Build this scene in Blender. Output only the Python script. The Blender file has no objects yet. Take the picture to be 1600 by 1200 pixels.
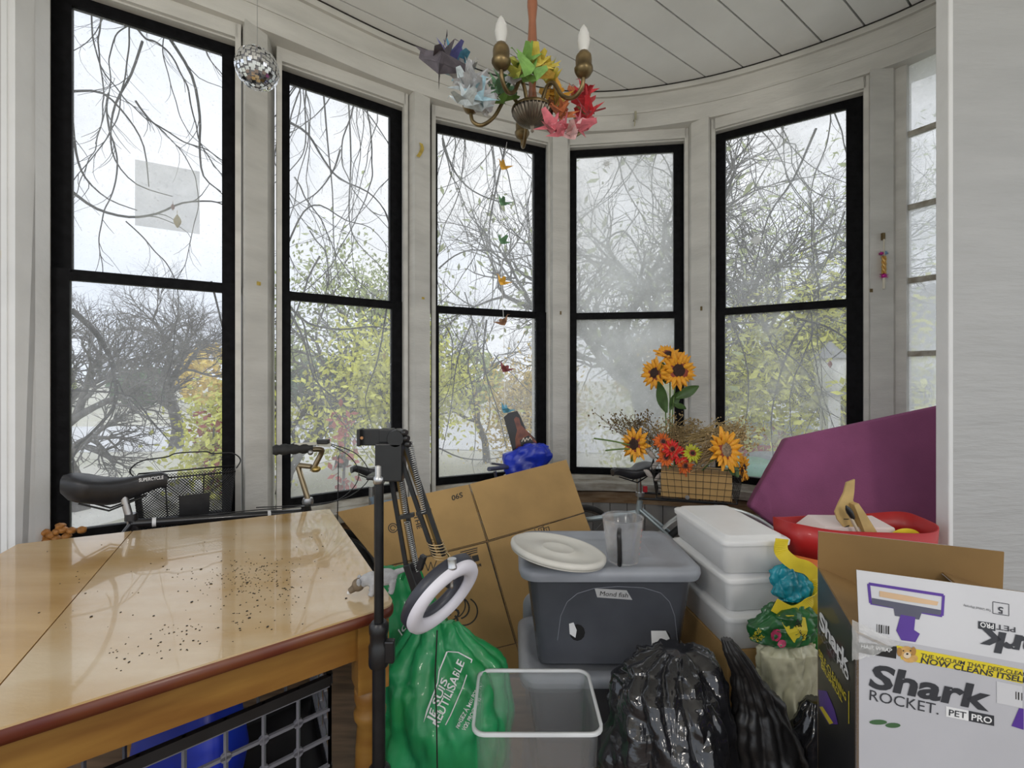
import bpy, bmesh, math, random
from mathutils import Vector, Matrix, noise
from mathutils.bvhtree import BVHTree
R = random.Random(7)
scene = bpy.context.scene
COL = scene.collection
# ---------------------------------------------------------------- camera, sky, exposure
F, CX, HY, EYE = 720.0, 800.0, 588.0, 1.30          # focal length in px of the 1600 px frame, horizon row, eye height
cam = bpy.data.cameras.new('camera'); cam.sensor_width = 36; cam.lens = 36 * F / 1600
cam.shift_y = -(600 - HY) / 1600; cam.clip_start = .02; cam.clip_end = 500
camo = bpy.data.objects.new('camera', cam); COL.objects.link(camo)
camo.location = (0, 0, EYE); camo.rotation_euler = (math.pi / 2, 0, 0); scene.camera = camo
w = bpy.data.worlds.new('overcast_sky'); scene.world = w; w.use_nodes = True
nt = w.node_tree; bg = nt.nodes['Background']
tc = nt.nodes.new('ShaderNodeTexCoord'); nz = nt.nodes.new('ShaderNodeTexNoise'); nz.inputs['Scale'].default_value = 1.6
nz.inputs['Detail'].default_value = 4
rp = nt.nodes.new('ShaderNodeValToRGB')
rp.color_ramp.elements[0].position = .3; rp.color_ramp.elements[0].color = (.64, .73, .88, 1)
rp.color_ramp.elements[1].position = .62; rp.color_ramp.elements[1].color = (.92, .94, .97, 1)
nt.links.new(tc.outputs['Generated'], nz.inputs['Vector']); nt.links.new(nz.outputs['Fac'], rp.inputs['Fac'])
nt.links.new(rp.outputs['Color'], bg.inputs['Color']); bg.inputs['Strength'].default_value = .88
sun = bpy.data.lights.new('veiled_sun', 'SUN'); sun.energy = .6; sun.angle = math.radians(40)
suno = bpy.data.objects.new('veiled_sun', sun); COL.objects.link(suno); suno.rotation_euler = (math.radians(-40), math.radians(25), 0)
scene.view_settings.view_transform = 'Standard'; scene.view_settings.look = 'None'
scene.view_settings.gamma = 1; scene.view_settings.use_curve_mapping = False
scene.view_settings.exposure = .55

# ---------------------------------------------------------------- helpers
def P(px, py, y):                                    # a photo position at depth y
    return Vector(((px - CX) / F * y, y, EYE - (py - HY) / F * y))
def ray(px, py):
    return Vector(((px - CX) / F, 1, -(py - HY) / F)).normalized()
EYEV = Vector((0, 0, EYE))
MATS = {}
def mat(name, rgb=(.5, .5, .5), rough=.5, metal=0, var=.12, scale=6, bump=0, bscale=60, rgb2=None, stretch=None, trans=0, alpha=1, emit=0, coat=0, detail=4):
    if name in MATS: return MATS[name]
    m = bpy.data.materials.new(name); m.use_nodes = True; t = m.node_tree; b = t.nodes['Principled BSDF']
    b.inputs['Roughness'].default_value = rough; b.inputs['Metallic'].default_value = metal
    b.inputs['Transmission Weight'].default_value = trans; b.inputs['Alpha'].default_value = alpha
    b.inputs['Coat Weight'].default_value = coat
    co = t.nodes.new('ShaderNodeTexCoord'); mp = t.nodes.new('ShaderNodeMapping')
    t.links.new(co.outputs['Object'], mp.inputs['Vector'])
    if stretch: mp.inputs['Scale'].default_value = stretch
    n = t.nodes.new('ShaderNodeTexNoise'); n.inputs['Scale'].default_value = scale; n.inputs['Detail'].default_value = detail
    t.links.new(mp.outputs['Vector'], n.inputs['Vector'])
    r = t.nodes.new('ShaderNodeValToRGB'); r.color_ramp.elements[0].position = .32; r.color_ramp.elements[1].position = .68
    c1 = rgb2 if rgb2 else tuple(c * (1 - var) for c in rgb); c2 = rgb if rgb2 else tuple(min(1, c * (1 + var)) for c in rgb)
    r.color_ramp.elements[0].color = (*c1, 1); r.color_ramp.elements[1].color = (*c2, 1)
    t.links.new(n.outputs['Fac'], r.inputs['Fac']); t.links.new(r.outputs['Color'], b.inputs['Base Color'])
    if bump:
        n2 = t.nodes.new('ShaderNodeTexNoise'); n2.inputs['Scale'].default_value = bscale; n2.inputs['Detail'].default_value = 5
        t.links.new(mp.outputs['Vector'], n2.inputs['Vector'])
        bp = t.nodes.new('ShaderNodeBump'); bp.inputs['Strength'].default_value = bump; bp.inputs['Distance'].default_value = .01
        t.links.new(n2.outputs['Fac'], bp.inputs['Height']); t.links.new(bp.outputs['Normal'], b.inputs['Normal'])
    MATS[name] = m; return m

class MB:
    def __init__(s, M=None): s.v = []; s.f = []; s.s = []; s.M = M or Matrix()
    def add(s, vs, fs, smooth=False):
        o = len(s.v); s.v += [s.M @ Vector(p) for p in vs]
        s.f += [tuple(i + o for i in q) for q in fs]; s.s += [smooth] * len(fs); return s
    def box(s, c, d, rot=None):
        x, y, z = d[0] / 2, d[1] / 2, d[2] / 2; c = Vector(c)
        vs = [Vector(p) for p in ((-x, -y, -z), (x, -y, -z), (x, y, -z), (-x, y, -z), (-x, -y, z), (x, -y, z), (x, y, z), (-x, y, z))]
        if rot is not None: vs = [rot @ p for p in vs]
        return s.add([c + p for p in vs], [(0, 3, 2, 1), (4, 5, 6, 7), (0, 1, 5, 4), (1, 2, 6, 5), (2, 3, 7, 6), (3, 0, 4, 7)])
    def bar(s, a, b, wd, th, up=(0, 0, 1)):           # rectangular bar from a to b
        a, b = Vector(a), Vector(b); d = (b - a); L = d.length; d.normalize(); u = Vector(up)
        sd = d.cross(u)
        if sd.length < 1e-4: sd = d.cross(Vector((1, 0, 0)))
        sd.normalize(); u = sd.cross(d)
        return s.box((a + b) / 2, (L, wd, th), Matrix((d, sd, u)).transposed())
    def tube(s, pts, r, n=8, closed=False, cap=True):
        pts = [Vector(p) for p in pts]; k = len(pts); rr = r if isinstance(r, (list, tuple)) else [r] * k
        rings = []; side = None
        for i, p in enumerate(pts):
            if closed: d = pts[(i + 1) % k] - pts[i - 1]
            else: d = pts[min(i + 1, k - 1)] - pts[max(i - 1, 0)]
            if d.length < 1e-9: d = Vector((0, 0, 1))
            d.normalize()
            if side is None:
                side = d.cross(Vector((0, 0, 1)))
                if side.length < .05: side = d.cross(Vector((1, 0, 0)))
            side = side - d * side.dot(d)
            if side.length < 1e-6: side = d.orthogonal()
            side.normalize(); up = d.cross(side)
            rings.append([p + (side * math.cos(2 * math.pi * j / n) + up * math.sin(2 * math.pi * j / n)) * rr[i] for j in range(n)])
        return s.loft(rings, cap and not closed, closed, True)
    def loft(s, rings, cap=True, closed=False, smooth=True):
        n = len(rings[0]); vs = [p for q in rings for p in q]; k = len(rings); fs = []
        for i in range(k if closed else k - 1):
            a, b = i * n, ((i + 1) % k) * n
            for j in range(n): fs.append((a + j, a + (j + 1) % n, b + (j + 1) % n, b + j))
        s.add(vs, fs, smooth)
        if cap: s.add(rings[0], [tuple(range(n))[::-1]]); s.add(rings[-1], [tuple(range(n))])
        return s
    def lathe(s, prof, c=(0, 0, 0), n=24, axis=None, flute=None, smooth=True, cap=True):
        c = Vector(c); q = Vector((0, 0, 1)).rotation_difference(Vector(axis).normalized()) if axis is not None else None
        rings = []
        for r, z in prof:
            ring = []
            for j in range(n):
                a = 2 * math.pi * j / n; rad = max(r, 1e-4) * (1 + (flute[1] * math.cos(flute[0] * a) if flute else 0))
                p = Vector((rad * math.cos(a), rad * math.sin(a), z)); ring.append(c + (q @ p if q else p))
            rings.append(ring)
        return s.loft(rings, cap, False, smooth)
    def ball(s, c, r, n=14, m=8, rot=None):
        c = Vector(c); r = r if isinstance(r, (list, tuple)) else (r, r, r); rings = []
        for i in range(m + 1):
            a = math.pi * i / m; ring = []
            for j in range(n):
                b = 2 * math.pi * j / n; sr = max(math.sin(a), .004)
                p = Vector((r[0] * sr * math.cos(b), r[1] * sr * math.sin(b), -r[2] * math.cos(a))); ring.append(c + (rot @ p if rot else p))
            rings.append(ring)
        return s.loft(rings, True)
    def grid(s, nu, nv, fn, smooth=True, wrap=False):
        vs = [fn(i / nu, j / nv) for j in range(nv + 1) for i in range(nu if wrap else nu + 1)]; k = nu if wrap else nu + 1; fs = []
        for j in range(nv):
            for i in range(nu): fs.append((j * k + i, j * k + (i + 1) % k, (j + 1) * k + (i + 1) % k, (j + 1) * k + i))
        return s.add(vs, fs, smooth)
    def prism(s, pts, ext):                           # planar outline pushed along ext
        n = len(pts); a = [Vector(p) for p in pts]; e = Vector(ext); b = [p + e for p in a]
        return s.add(a + b, [tuple(range(n))[::-1], tuple(range(n, 2 * n))] + [(i, (i + 1) % n, n + (i + 1) % n, n + i) for i in range(n)])
    def rrect(s, rings, c=(0, 0, 0), k=4, smooth=True, cap=True):   # rings of (z, half x, half y, corner radius)
        out = []; c = Vector(c)
        for z, hx, hy, r in rings:
            ring = []
            for qx, qy, a0 in ((1, 1, 0), (-1, 1, 90), (-1, -1, 180), (1, -1, 270)):
                for t in range(k + 1):
                    a = math.radians(a0 + 90 * t / k)
                    ring.append(c + Vector((qx * (hx - r) + r * math.cos(a), qy * (hy - r) + r * math.sin(a), z)))
            out.append(ring)
        return s.loft(out, cap, False, smooth)
    def bvh(s): return BVHTree.FromPolygons([tuple(p) for p in s.v], s.f)
    def build(s, name, m, parent=None, bevel=0, mods=None, fix=True):
        if parent is None:
            xs = [p.x for p in s.v]; ys = [p.y for p in s.v]; loc = Vector(((min(xs) + max(xs)) / 2, (min(ys) + max(ys)) / 2, min(p.z for p in s.v)))
        else:
            loc = Vector(); q = parent
            while q is not None: loc += q.location; q = q.parent
        me = bpy.data.meshes.new(name); me.from_pydata([tuple(p - loc) for p in s.v], [], s.f)
        me.polygons.foreach_set('use_smooth', s.s); me.update()
        if fix:
            bm = bmesh.new(); bm.from_mesh(me); bmesh.ops.recalc_face_normals(bm, faces=bm.faces); bm.to_mesh(me); bm.free()
        o = bpy.data.objects.new(name, me); COL.objects.link(o); me.materials.append(m)
        if parent is None: o.location = loc
        else: o.parent = parent
        if bevel:
            b = o.modifiers.new('bevel', 'BEVEL'); b.width = bevel; b.segments = 2; b.limit_method = 'ANGLE'
        return o
def tag(o, label=None, cat=None, group=None, kind=None):
    if label: o['label'] = label
    if cat: o['category'] = cat
    if group: o['group'] = group
    if kind: o['kind'] = kind
    return o
def thing(name, loc, label, cat, group=None, kind=None):
    o = bpy.data.objects.new(name, None); COL.objects.link(o); o.location = loc; o.empty_display_size = .05
    return tag(o, label, cat, group, kind)
def curve(ctrl, n=8):                                # smooth line through control points
    c = [Vector(p) for p in ctrl]; out = []
    for i in range(len(c) - 1):
        p0, p1, p2, p3 = c[max(i - 1, 0)], c[i], c[i + 1], c[min(i + 2, len(c) - 1)]
        for k in range(n):
            t = k / n; out.append(.5 * ((2 * p1) + (p2 - p0) * t + (2 * p0 - 5 * p1 + 4 * p2 - p3) * t * t + (3 * p1 - p0 - 3 * p2 + p3) * t ** 3))
    out.append(c[-1]); return out
_tc = {}
def glyphs(txt, bold=0, shear=0):                    # flat lettering, width 1, baseline 0
    key = (txt, bold, shear)
    if key in _tc: return _tc[key]
    cu = bpy.data.curves.new('lettering', 'FONT'); cu.body = txt; cu.offset = bold; cu.shear = shear; cu.resolution_u = 3
    o = bpy.data.objects.new('lettering', cu); COL.objects.link(o); dg = bpy.context.evaluated_depsgraph_get()
    me = bpy.data.meshes.new_from_object(o.evaluated_get(dg))
    vs = [tuple(v.co) for v in me.vertices]; fs = [tuple(p.vertices) for p in me.polygons]
    bpy.data.objects.remove(o); bpy.data.curves.remove(cu); bpy.data.meshes.remove(me)
    x0 = min(v[0] for v in vs); x1 = max(v[0] for v in vs); k = 1 / (x1 - x0)
    _tc[key] = ([((v[0] - x0) * k, v[1] * k) for v in vs], fs, k); return _tc[key]
def onto(bvh, px, py, lift):
    h = bvh.ray_cast(EYEV, ray(px, py))
    if h[0] is None: return None
    n = h[1] if h[1].dot(ray(px, py)) < 0 else -h[1]
    return h[0] + n * lift
def print_text(name, txt, a, b, hgt, bvh, m, parent, bold=0, shear=0, up=None, lift=.0012, label=None):
    vs, fs, k = glyphs(txt, bold, shear); a, b = Vector(a), Vector(b); d = b - a
    u = Vector(up) if up else Vector((d.y, -d.x)).normalized() * hgt     # up vector for one cap height
    cap = .69 * k; out = []
    for x, y in vs:
        q = a + d * x + u * (y / cap); h = onto(bvh, q.x, q.y, lift); out.append(h)
    fs = [f for f in fs if all(out[i] is not None for i in f)]
    if not fs: return None
    mb = MB(); mb.add([p or Vector() for p in out], fs); used = sorted({i for f in fs for i in f}); ix = {j: i for i, j in enumerate(used)}
    mb.v = [mb.v[i] for i in used]; mb.f = [tuple(ix[i] for i in f) for f in fs]
    o = mb.build(name, m, parent, fix=False)
    if label: o['label'] = label
    return o
def print_shape(name, polys, bvh, m, parent, lift=.001, label=None):
    mb = MB()
    for pg in polys:
        pts = [onto(bvh, x, y, lift) for x, y in pg]
        if all(p is not None for p in pts): mb.add(pts, [tuple(range(len(pts)))])
    if not mb.v: return None
    o = mb.build(name, m, parent, fix=False)
    if label: o['label'] = label
    return o
def stroke(pts, wd):                                 # pixel polyline -> quads
    out = []
    for (x0, y0), (x1, y1) in zip(pts, pts[1:]):
        d = Vector((x1 - x0, y1 - y0)); L = d.length
        if L < 1e-6: continue
        n = Vector((-d.y, d.x)) / L * wd / 2
        out.append([(x0 + n.x, y0 + n.y), (x1 + n.x, y1 + n.y), (x1 - n.x, y1 - n.y), (x0 - n.x, y0 - n.y)])
    return out

WHITE = mat('aged_white_paint', (.62, .605, .565), .55, var=.10, scale=3, bump=.25, bscale=25, stretch=(1, 1, 4))
WHITE2 = mat('bright_white_paint', (.74, .74, .735), .5, var=.06, scale=4, bump=.15, bscale=30)
BLACKS = mat('black_sash_paint', (.006, .006, .007), .55, var=.4, scale=30, bump=.2, bscale=80)
BLACKS.node_tree.nodes['Principled BSDF'].inputs['Specular IOR Level'].default_value = .08
SEAM = mat('mould_black_seam', (.03, .028, .025), .9, var=.5, scale=40)
# ---------------------------------------------------------------- the bay: window planes (plan view, metres)
S = 1.45
GL = [  # glass left, glass right (plan), sash left px, sash right px
    ((-1.191, 1.25), (-.9006, 1.431), 80, 371), ((-.7605, 1.572), (-.4726, 1.772), 433, 626),
    ((-.308, 1.888), (.0956, 2.0666), 673, 850), ((.2953, 2.1096), (.7198, 2.0566), 888, 1068),
    ((.9051, 1.951), (1.251, 1.7254), 1118, 1351)]
ZB, ZR0, ZR1, ZT = .705, 1.672, 1.718, 2.75          # glass bottom, meeting rail, glass top
WIN = []
for (lx, ly), (rx, ry), pl, pr in GL:
    A = Vector((lx * S, ly * S, 0)); B = Vector((rx * S, ry * S, 0)); d = (B - A).normalized()
    def hit(px):
        k = (px - CX) / F; return A + d * ((k * A.y - A.x) / (d.x - k * d.y))
    n = Vector((d.y, -d.x, 0)); WIN.append((A, B, hit(pl), hit(pr), d, n))
d6 = Vector((.507, -.862, 0)); A6 = Vector((1.3626 * S, 1.627 * S, 0)); n6 = Vector((d6.y, -d6.x, 0))
OFF = .13
INN = []                                             # inner faces of the posts
for i, (A, B, sl, sr, d, n) in enumerate(WIN):
    FP = [(None, 383), (418, 648), (672, 864), (887, 1080), (1107, 1360)][i]   # where the post faces end
    o_ = A + n * OFF
    def hit2(px):
        k = (px - CX) / F; return o_ + d * ((k * o_.y - o_.x) / (d.x - k * d.y))
    INN += [hit2(FP[0]) if FP[0] else sl + n * OFF - d * .012, hit2(FP[1])]
INN += [A6 + n6 * .05, A6 + d6 * .62 + n6 * .05]
MID = [INN[0]] + [(INN[2 * i + 1] + INN[2 * i + 2]) / 2 for i in range(5)] + [INN[11]]
def smooth_in(k=6): return curve(MID, k * 2)
OUT = [p - q for p, q in zip(INN, [WIN[min(i // 2, 4)][5] * .30 for i in range(10)] + [n6 * .22] * 2)]
LW_Y, RW_Y, RW_X = 1.62, 1.56, 1.478                 # wall faces beside the bay
FOOT = [Vector((-3.4, -1.2, 0)), Vector((-3.4, 1.72, 0)), Vector((-1.9, 1.72, 0))] + [p for p in OUT] + [Vector((2.6, 1.72, 0)), Vector((3.4, 1.72, 0)), Vector((3.4, -1.2, 0))]
ZC = 3.10
def clip(poly, a, nrm):                              # keep side dot(p-a,n)<=0
    out = []
    for i in range(len(poly)):
        p, q = poly[i], poly[(i + 1) % len(poly)]; dp, dq = (p - a).dot(nrm), (q - a).dot(nrm)
        if dp <= 0: out.append(p)
        if (dp < 0 < dq) or (dq < 0 < dp): out.append(p + (q - p) * (dp / (dp - dq)))
    return out
# floor
fl = MB(); fl.prism([p + Vector((0, 0, -.05)) for p in FOOT], (0, 0, .05))
FLOORM = mat('worn_floor_wood', (.20, .13, .08), .5, var=.35, scale=5, stretch=(1, 8, 1))
tag(fl.build('floor', FLOORM), kind='structure')
# ceiling slab and planks (each plank a child), boards run diagonally
cl = MB(); cl.prism([p + Vector((0, 0, ZC + .02)) for p in FOOT], (0, 0, .06)); ceil = tag(cl.build('ceiling', SEAM), kind='structure')
CEILM = mat('ceiling_white_paint', (.84, .84, .82), .5, var=.05, scale=3, bump=.12, bscale=20)
pd = Vector((.81, .587, 0)).normalized(); pn = Vector((pd.y, -pd.x, 0)); bay = smooth_in(4)
RGN = [Vector((-3.4, -1.2, 0)), Vector((-3.4, 1.64, 0)), Vector((-1.8, 1.64, 0))] + [p - (p - Vector((0, 1, 0))).normalized() * -.03 for p in bay] + [Vector((3.4, 1.64, 0)), Vector((3.4, -1.2, 0))]
for k in range(-22, 16):
    c = -1.915 + .177 * k
    pg = clip(clip(RGN, pn * (c + .1725), pn), pn * (c + .0045), -pn)
    if len(pg) < 3: continue
    b = MB(); b.prism([p + Vector((0, 0, ZC)) for p in pg], (0, 0, .02)); b.build('ceiling_plank', CEILM, ceil)
# two unseen glowing globes added behind the camera to brighten the interior
FILLG = mat('fill_light_globe', (.9, .88, .84), .3, var=.02); q_ = FILLG.node_tree.nodes['Principled BSDF'].inputs; q_['Emission Color'].default_value = (1, .93, .84, 1); q_['Emission Strength'].default_value = 42
for lx_, lab_ in ((-1.2, 'added fill light globe behind the camera, table side'), (1.2, 'added fill light globe behind the camera, box side')):
    lt_ = thing('added_fill_globe', (lx_, -.95, 2.07), lab_, 'fill light', 'added fill globes')
    MB().lathe([(.02, ZC - .05), (.05, ZC - .03), (.055, ZC - .01), (.05, ZC)], (lx_, -.95, 0), 20).build('ceiling_rose', WHITE2, lt_)
    MB().tube([(lx_, -.95, 2.33), (lx_, -.95, ZC - .04)], .004, 8).build('cord', BLACKS, lt_); MB().ball((lx_, -.95, 2.2), .13, 28, 16).build('globe', FILLG, lt_)
    MB().lathe([(.03, 2.31), (.045, 2.325), (.03, 2.35), (.01, 2.36)], (lx_, -.95, 0), 16).build('globe_holder', BLACKS, lt_)
# header band and crown following the bay
def band(name, zz0, zz1, off0, off1, m, kind='structure', k=6, par=None):
    c = smooth_in(k); mb = MB(); nn = []
    for i in range(len(c)):
        d = (c[min(i + 1, len(c) - 1)] - c[max(i - 1, 0)]).normalized(); nn.append(Vector((d.y, -d.x, 0)))
    rings = [[p + q * off0 + Vector((0, 0, zz0)), p + q * off0 + Vector((0, 0, zz1)), p + q * off1 + Vector((0, 0, zz1)), p + q * off1 + Vector((0, 0, zz0))] for p, q in zip(c, nn)]
    mb.loft(rings, True, False, False); o = mb.build(name, m, par)
    if par is None: tag(o, kind=kind)
    return o
band('wall_bay_header', 2.862, ZC, .002, -.26, WHITE)
band('trim_1', ZC - .035, ZC, .022, .002, WHITE)
band('trim_13', ZC - .005, ZC + .001, .027, .02, SEAM)
band('trim_2', 2.955, 2.968, .008, .002, WHITE)
# lower wall, sill, stained rail, boards
LOWM = mat('grey_board_paint', (.36, .36, .35), .55, var=.12, scale=4, bump=.2, bscale=20)
SILLM = mat('worn_sill_paint', (.60, .59, .54), .5, var=.25, scale=9, rgb2=(.30, .26, .20), bump=.3, bscale=40, stretch=(1, 1, 3))
RAILM = mat('brown_stained_wood', (.22, .12, .05), .5, var=.3, scale=8, rgb2=(.40, .29, .18), stretch=(1, 1, 6), bump=.2)
lw = band('wall_bay_lower', 0, .585, -.03, -.26, SEAM, k=2)
band('window_sill', .585, .632, .05, -.26, SILLM, k=3)
band('trim_3', .50, .57, .012, -.03, RAILM, k=3)
c = smooth_in(2)
for a, b in zip(c, c[1:]):
    L = (b - a).length; q = max(1, round(L / .13)); d = (b - a) / L; n = Vector((d.y, -d.x, 0))
    if L < .05: continue
    for j in range(q):
        m_ = MB(); p0 = a + d * (L * j / q + .002); p1 = a + d * (L * (j + 1) / q - .002)
        m_.prism([p0 - n * .03, p1 - n * .03, p1, p0], (0, 0, .5)); m_.build('wall_board', LOWM, lw)
# posts with beads
posts = []
for i in range(4):
    A, B, sl, sr, d, n = WIN[i]; A2, B2, sl2, sr2, d2, n2 = WIN[i + 1]
    pts = [sr - n * .06 + d * .002, sr + n * .0 + d * .012, INN[2 * i + 1], INN[2 * i + 2], sl2 - d2 * .012, sl2 - n2 * .06 - d2 * .002, OUT[2 * i + 2], OUT[2 * i + 1]]
    mb = MB(); mb.prism([p + Vector((0, 0, .632)) for p in pts], (0, 0, 2.862 - .632)); posts.append(tag(mb.build('trim_%d' % (4 + i), WHITE), kind='structure'))
A, B, sl, sr, d, n = WIN[4]
mb = MB(); mb.prism([p + Vector((0, 0, .632)) for p in (sr - n * .06, sr + d * .012, INN[9], INN[10], A6 - n6 * .15, OUT[9])], (0, 0, 2.862 - .632)); posts.append(tag(mb.build('trim_8', WHITE), kind='structure'))
A, B, sl, sr, d, n = WIN[0]
lj = Vector((-1.725, LW_Y, 0))
mb = MB(); mb.prism([p + Vector((0, 0, .632)) for p in (sl - n * .06, sl - d * .012, sl + n * OFF - d * .012, lj + Vector((0, .10, 0)), sl - d * .25 - n * .1)], (0, 0, ZC - .632)); tag(mb.build('trim_9', WHITE2), kind='structure')
mb = MB(); mb.prism([p + Vector((0, 0, .585)) for p in (lj + Vector((-.06, .0, 0)), lj + Vector((.12, -.02, 0)), INN[0] + n * .05, INN[0], sl - n * .1, sl - d * .25 - n * .1)], (0, 0, .047)); tag(mb.build('trim_12', SILLM), kind='structure')
# walls beside the bay
mb = MB(); mb.box((-2.5625, LW_Y + .05, ZC / 2), (1.675, .10, ZC)); wl = tag(mb.build('wall_left', mat('grey_plaster_wall', (.50, .49, .47), .6, var=.08, scale=2, bump=.15, bscale=12)), kind='structure')
mb = MB(); mb.box((-1.7375, LW_Y + .03, ZC / 2), (.025, .10, ZC)); mb.box((-1.76, LW_Y - .012, ZC / 2), (.02, .024, ZC)); tag(mb.build('trim_10', WHITE2), kind='structure')
mb = MB(); mb.box(((RW_X + 3.4) / 2, RW_Y + .0215, ZC / 2), (3.4 - RW_X, .043, ZC)); tag(mb.build('wall_right', mat('white_plank_wall', (.44, .44, .435), .55, var=.05, scale=2, bump=.5, bscale=9, stretch=(1, 1, 6))), kind='structure')
mb = MB(); mb.box((RW_X + .006, RW_Y + .0215, ZC / 2), (.016, .05, ZC)); tag(mb.build('trim_11', WHITE2, bevel=.004), kind='structure')
# ---- glass
def glass_mat(name, haze, tint, scale, off):
    m = bpy.data.materials.new(name); m.use_nodes = True; t = m.node_tree; t.nodes.clear()
    out = t.nodes.new('ShaderNodeOutputMaterial'); tr = t.nodes.new('ShaderNodeBsdfTransparent'); tl = t.nodes.new('ShaderNodeBsdfTranslucent')
    df = t.nodes.new('ShaderNodeBsdfDiffuse'); gl = t.nodes.new('ShaderNodeBsdfGlossy'); gl.inputs['Roughness'].default_value = .25
    for q in (tl, df): q.inputs['Color'].default_value = (*tint, 1)
    co = t.nodes.new('ShaderNodeTexCoord'); mp = t.nodes.new('ShaderNodeMapping'); mp.inputs['Location'].default_value = (off, off * .7, off * .3); t.links.new(co.outputs['Object'], mp.inputs['Vector'])
    n1 = t.nodes.new('ShaderNodeTexNoise'); n1.inputs['Scale'].default_value = scale; n1.inputs['Detail'].default_value = 8; n1.inputs['Roughness'].default_value = .65
    n2 = t.nodes.new('ShaderNodeTexNoise'); n2.inputs['Scale'].default_value = 90; n2.inputs['Detail'].default_value = 3
    t.links.new(mp.outputs['Vector'], n1.inputs['Vector']); t.links.new(mp.outputs['Vector'], n2.inputs['Vector'])
    r1 = t.nodes.new('ShaderNodeMapRange'); r1.inputs['From Min'].default_value = .35; r1.inputs['From Max'].default_value = .75; r1.inputs['To Min'].default_value = haze[0]; r1.inputs['To Max'].default_value = haze[1]
    r2 = t.nodes.new('ShaderNodeMapRange'); r2.inputs['From Min'].default_value = .62; r2.inputs['From Max'].default_value = .75; r2.inputs['To Max'].default_value = .25
    ad = t.nodes.new('ShaderNodeMath'); ad.operation = 'ADD'; ad.use_clamp = True
    t.links.new(n1.outputs['Fac'], r1.inputs['Value']); t.links.new(n2.outputs['Fac'], r2.inputs['Value'])
    t.links.new(r1.outputs['Result'], ad.inputs[0]); t.links.new(r2.outputs['Result'], ad.inputs[1])
    m1 = t.nodes.new('ShaderNodeMixShader'); m1.inputs['Fac'].default_value = .3; t.links.new(tl.outputs[0], m1.inputs[1]); t.links.new(df.outputs[0], m1.inputs[2])
    m2 = t.nodes.new('ShaderNodeMixShader'); t.links.new(ad.outputs[0], m2.inputs['Fac']); t.links.new(tr.outputs[0], m2.inputs[1]); t.links.new(m1.outputs[0], m2.inputs[2])
    m3 = t.nodes.new('ShaderNodeMixShader'); m3.inputs['Fac'].default_value = .002; t.links.new(m2.outputs[0], m3.inputs[1]); t.links.new(gl.outputs[0], m3.inputs[2])
    t.links.new(m3.outputs[0], out.inputs['Surface']); return m
HAZE = [(.06, .20), (.09, .26), (.11, .30), (.32, .68), (.10, .36)]
for i, (A, B, sl, sr, d, n) in enumerate(WIN):
    base = (sl + sr) / 2; wn = thing('window_%d' % (i + 1), base + Vector((0, 0, .632)), None, None, kind='structure')
    U = Vector((0, 0, 1)); gm = glass_mat('dirty_glass_%d' % (i + 1), HAZE[i], (.93, .95, .97), 3.5, i * 3.3)
    for nm, z0, z1, off in (('upper_sash', ZR1, ZT, 0), ('lower_sash', ZB, ZR0, .03)):
        fr = MB(); o = n * off
        top = .042; bot = .042; t2 = .034
        fr.bar(sl + U * (z0 - bot) + o, sl + U * (z1 + top) + o, .02, .02) if False else None
        for a, b, s0, s1 in ((sl, A, z0 - bot, z1 + top), (B, sr, z0 - bot, z1 + top)):
            fr.prism([a + U * s0 + o + n * .018, b + U * s0 + o + n * .018, b + U * s1 + o + n * .018, a + U * s1 + o + n * .018], -n * t2)
        for s0, s1 in ((z0 - bot, z0), (z1, z1 + top)):
            if nm == 'upper_sash' and s1 == z0: s0 = z0 - .02
            if nm == 'lower_sash' and s0 == z1: s1 = z1 + .03
            fr.prism([A + U * s0 + o + n * .018, B + U * s0 + o + n * .018, B + U * s1 + o + n * .018, A + U * s1 + o + n * .018], -n * t2)
        f = fr.build(nm, BLACKS, wn)
        pn_ = MB(); pn_.prism([A + U * (z0 - .004) + o, B + U * (z0 - .004) + o, B + U * (z1 + .004) + o, A + U * (z1 + .004) + o], -n * .003); pn_.build('pane', gm, wn)
    # white stops around the sash, sub-sill, and outer blind stop
    st = MB(); e = .022
    for a, dr in ((sl, -1), (sr, 1)):
        p = a + d * dr * .012
        st.prism([p + U * .632, p - d * dr * e + U * .632, p - d * dr * e + U * 2.862, p + U * 2.862], n * .075) if False else st.prism([q + n * .05 for q in (p + U * .632, p - d * dr * e + U * .632, p - d * dr * e + U * 2.862, p + U * 2.862)], n * .028)
    st.prism([sl + n * .05 + U * 2.80, sr + n * .05 + U * 2.80, sr + n * .05 + U * 2.862, sl + n * .05 + U * 2.862], n * .028)
    st.prism([sl + n * -.06 + U * 2.792, sr + n * -.06 + U * 2.792, sr - n * .06 + U * 2.864, sl - n * .06 + U * 2.864], n * .12)
    st.build('stop_bead', WHITE, wn)
    ss = MB(); ss.prism([sl - n * .06 + U * .632, sr - n * .06 + U * .632, sr - n * .06 + U * .662, sl - n * .06 + U * .662], n * .13); ss.build('sub_sill', SILLM, wn)
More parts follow.
